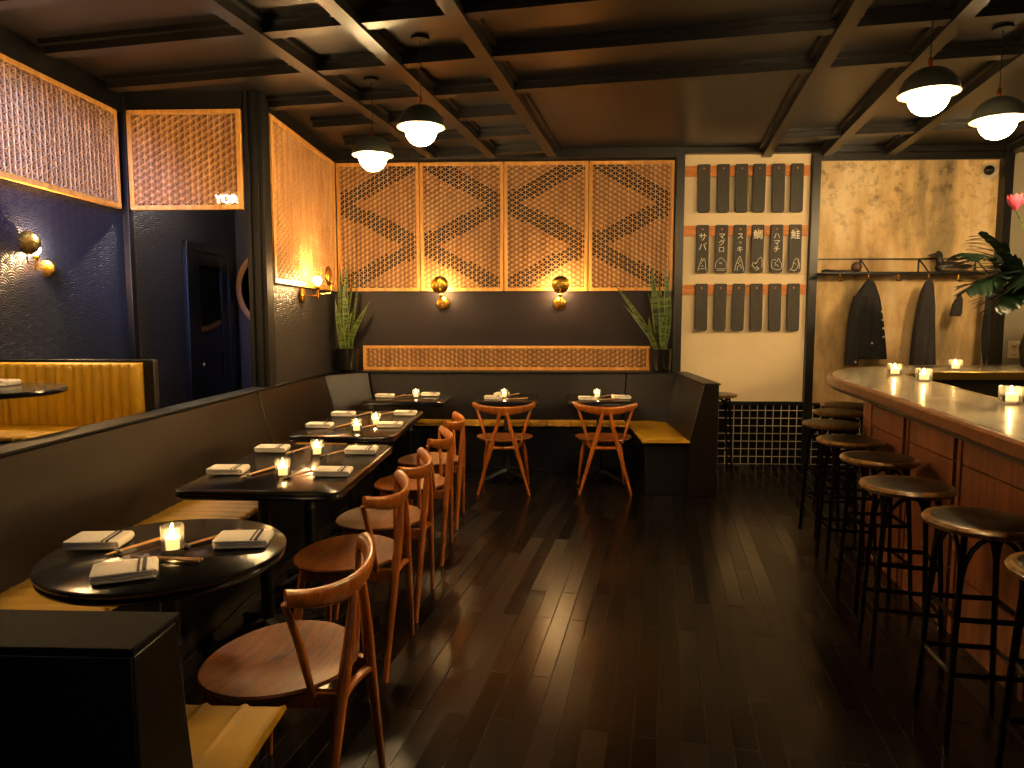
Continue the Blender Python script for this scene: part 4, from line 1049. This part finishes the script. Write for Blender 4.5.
# ------------------------------------------------------------------ bar stools
def make_stool():
    t = thing('bar_stool', '', 'bar stool')
    MB().lathe([(0,.735),(.168,.735),(.180,.742),(.183,.752),(.176,.762),(.160,.765),(.155,.762)], n=48).build('seat_rim', M['stoolrim'], t, angle=50)
    MB().lathe([(.157,.755),(.155,.7635),(.12,.769),(.05,.765),(0,.763)], n=48).build('seat', M['stoolseat'], t, angle=60)
    R0, R1 = .135, .185
    cs = [(math.cos(PI/4+k*PI/2), math.sin(PI/4+k*PI/2)) for k in range(4)]
    for c_, s_ in cs:
        MB().tube([(c_*R0, s_*R0, .735),(c_*(R0+.012), s_*(R0+.012), .60),(c_*(R0+.028), s_*(R0+.028), .35),(c_*R1, s_*R1, 0)], .0105, n=10).build('leg', M['steel'], t)
    # arches bent between neighbouring legs just below the seat
    for k in range(4):
        (ax, ay), (bx, by) = cs[k], cs[(k+1)%4]; m = MB(); pts = []
        for i in range(13):
            a = PI*i/12; u_ = (1-math.cos(a))/2; h_ = math.sin(a)**.65 if i not in (0,12) else 0
            r_ = R0+.014 - .004*h_
            pts.append(((ax*(1-u_)+bx*u_)*r_, (ay*(1-u_)+by*u_)*r_, .49+.235*h_))
        m.tube(pts, .0085, n=8); m.build('arch', M['steel'], t)
    for zz in (.44, .25):
        m = MB(); r_ = R0 + (R1-R0)*(1-zz/.735)
        for k in range(4):
            (ax, ay), (bx, by) = cs[k], cs[(k+1)%4]; m.beam((ax*r_, ay*r_, zz), (bx*r_, by*r_, zz), .006, .018)
        m.build('foot_rail', M['steel'], t)
    return t
so = make_stool()
SP = [(1.50,1.93,'nearest the viewpoint, cut by the right photo edge'), (1.535,2.44,'second from the viewpoint, its worn rim catching light'), (1.545,2.96,'third from the viewpoint along the bar'), (1.71,3.55,'fourth from the viewpoint along the bar'),
      (1.80,4.09,'fifth from the viewpoint along the bar'), (1.96,4.75,'at the start of the bar bend, brightly lit seat'), (2.26,5.36,'tucked under the bar bend, behind the brightly lit seat'), (2.50,5.82,'farthest round the bar bend, near the tiles'), (1.66,6.6,'alone behind the banquette end, before the tiled wall')]
for i, (x, y, w) in enumerate(SP):
    c = so if i == 0 else copy_tree(so)
    c.location = (x, y, 0); c.rotation_euler = (0,0,-TH+[.0,.05,-.08,.1,0,.2,-.1,.3,.1][i]); c['label'] = 'round black metal bar stool ' + w; c['group'] = 'bar stools'

# ------------------------------------------------------------------ flower arrangement at the right edge
vz = thing('flower_arrangement', 'vase of broad dark palm leaves and a pink flower at right edge', 'plant arrangement', (3.85, 5.62, 1.081))
MB().lathe([(0,0),(.07,0),(.085,.02),(.10,.16),(.07,.28),(.055,.33),(.062,.34),(.05,.33),(.05,.30),(0,.30)], n=36).build('vase', M['pot'], vz)
def frond(base, tip, droop, nl, ll):
    b_, t_ = Vector(base), Vector(tip); pts = []
    for i in range(15):
        u_ = i/14; p = b_.lerp(t_, u_); p.z += droop*math.sin(PI*u_); pts.append(p)
    MB().tube(pts, [.006*(1-.7*i/14) for i in range(15)], n=6).build('stem', M['leafdark'], vz)
    m = MB()
    for i in range(nl):
        u_ = .30 + .70*i/(nl-1); k = min(13, int(u_*14)); p = pts[k].lerp(pts[k+1], u_*14-k) if k < 14 else pts[-1]; d = (pts[k+1]-pts[k]).normalized()
        for s_ in (-1,1):
            side = Vector((d.y,-d.x,0)); side = side.normalized() if side.length > .01 else Vector((1,0,0))
            dir_ = (d*.75 + side*s_*.75 + Vector((0,0,-.30+random.uniform(-.12,.12)))).normalized()
            L = ll*math.sin(PI*(.25+.65*u_))*random.uniform(.85,1.1); w_ = .033; nn = dir_.cross(Vector((0,0,1))).normalized(); rows = []
            for j in range(7):
                v_ = j/6; q = p + dir_*L*v_ + Vector((0,0,-.12*L*v_*v_)); ww = w_*math.sin(PI*min(.98, .15+.83*v_))+.0008
                rows.append([q-nn*ww, q+Vector((0,0,.004)), q+nn*ww, q-Vector((0,0,.001))])
            m.stack(rows)
    m.build('frond', M['leafdark'], vz, angle=80)
frond((0,0,.3), (-.58,-.12,.62), .22, 15, .36)
frond((0,0,.3), (-.40,.05,1.02), .10, 15, .36)
frond((0,0,.3), (-.62,-.05,.88), .18, 15, .32)
frond((0,0,.3), (-.30,-.32,.66), .25, 14, .34)
frond((0,0,.3), (.1,-.3,.9), .15, 14, .34)
frond((0,0,.3), (.35,.0,.95), .15, 14, .34)
frond((0,0,.3), (-.42,-.20,.48), .22, 13, .32)
MB().tube(spline([(0,0,.3),(-.04,-.03,.75),(-.15,-.05,1.02),(-.24,-.05,1.2)], 6), .005, n=8).build('flower_stem', M['snake'], vz)
m = MB(); 
for j in range(9):
    a = 2*PI*j/9; c_ = Vector((-.245,-.05,1.2)); d = Vector((math.cos(a)*.45, math.sin(a)*.45, 1)).normalized(); side = Vector((-math.sin(a), math.cos(a), 0)); rows = []
    for k in range(7):
        v_ = k/6; q = c_ + d*.13*v_ + Vector((math.cos(a), math.sin(a), 0))*(.02*math.sin(PI*v_)); ww = .022*math.sin(PI*(.15+.8*v_))
        rows.append([q-side*ww, q+Vector((math.cos(a),math.sin(a),0))*.005, q+side*ww, q-Vector((math.cos(a),math.sin(a),0))*.002])
    m.stack(rows)
m.build('flower', M['flower'], vz, angle=80)

# ------------------------------------------------------------------ world, camera, view
w = bpy.data.worlds.new('world'); S.world = w; w.use_nodes = True
w.node_tree.nodes['Background'].inputs[0].default_value = (.02,.03,.06,1); w.node_tree.nodes['Background'].inputs[1].default_value = .05
cam = bpy.data.cameras.new('camera'); co = bpy.data.objects.new('camera', cam); COL.objects.link(co)
cam.sensor_width = 36; cam.lens = 700/1024*36; cam.clip_start = .05
co.location = (0,0,1.45); co.rotation_mode = 'XYZ'
co.rotation_euler = (PI/2 - math.atan(64/700), 0, math.radians(2.3)); S.camera = co
S.view_settings.view_transform = 'Standard'; S.view_settings.look = 'None'; S.view_settings.gamma = 1; S.view_settings.exposure = 2.75
try: S.view_settings.use_curve_mapping = False
except Exception: pass
S.cycles.max_bounces = 6; S.cycles.sample_clamp_indirect = 3; S.cycles.use_denoising = True
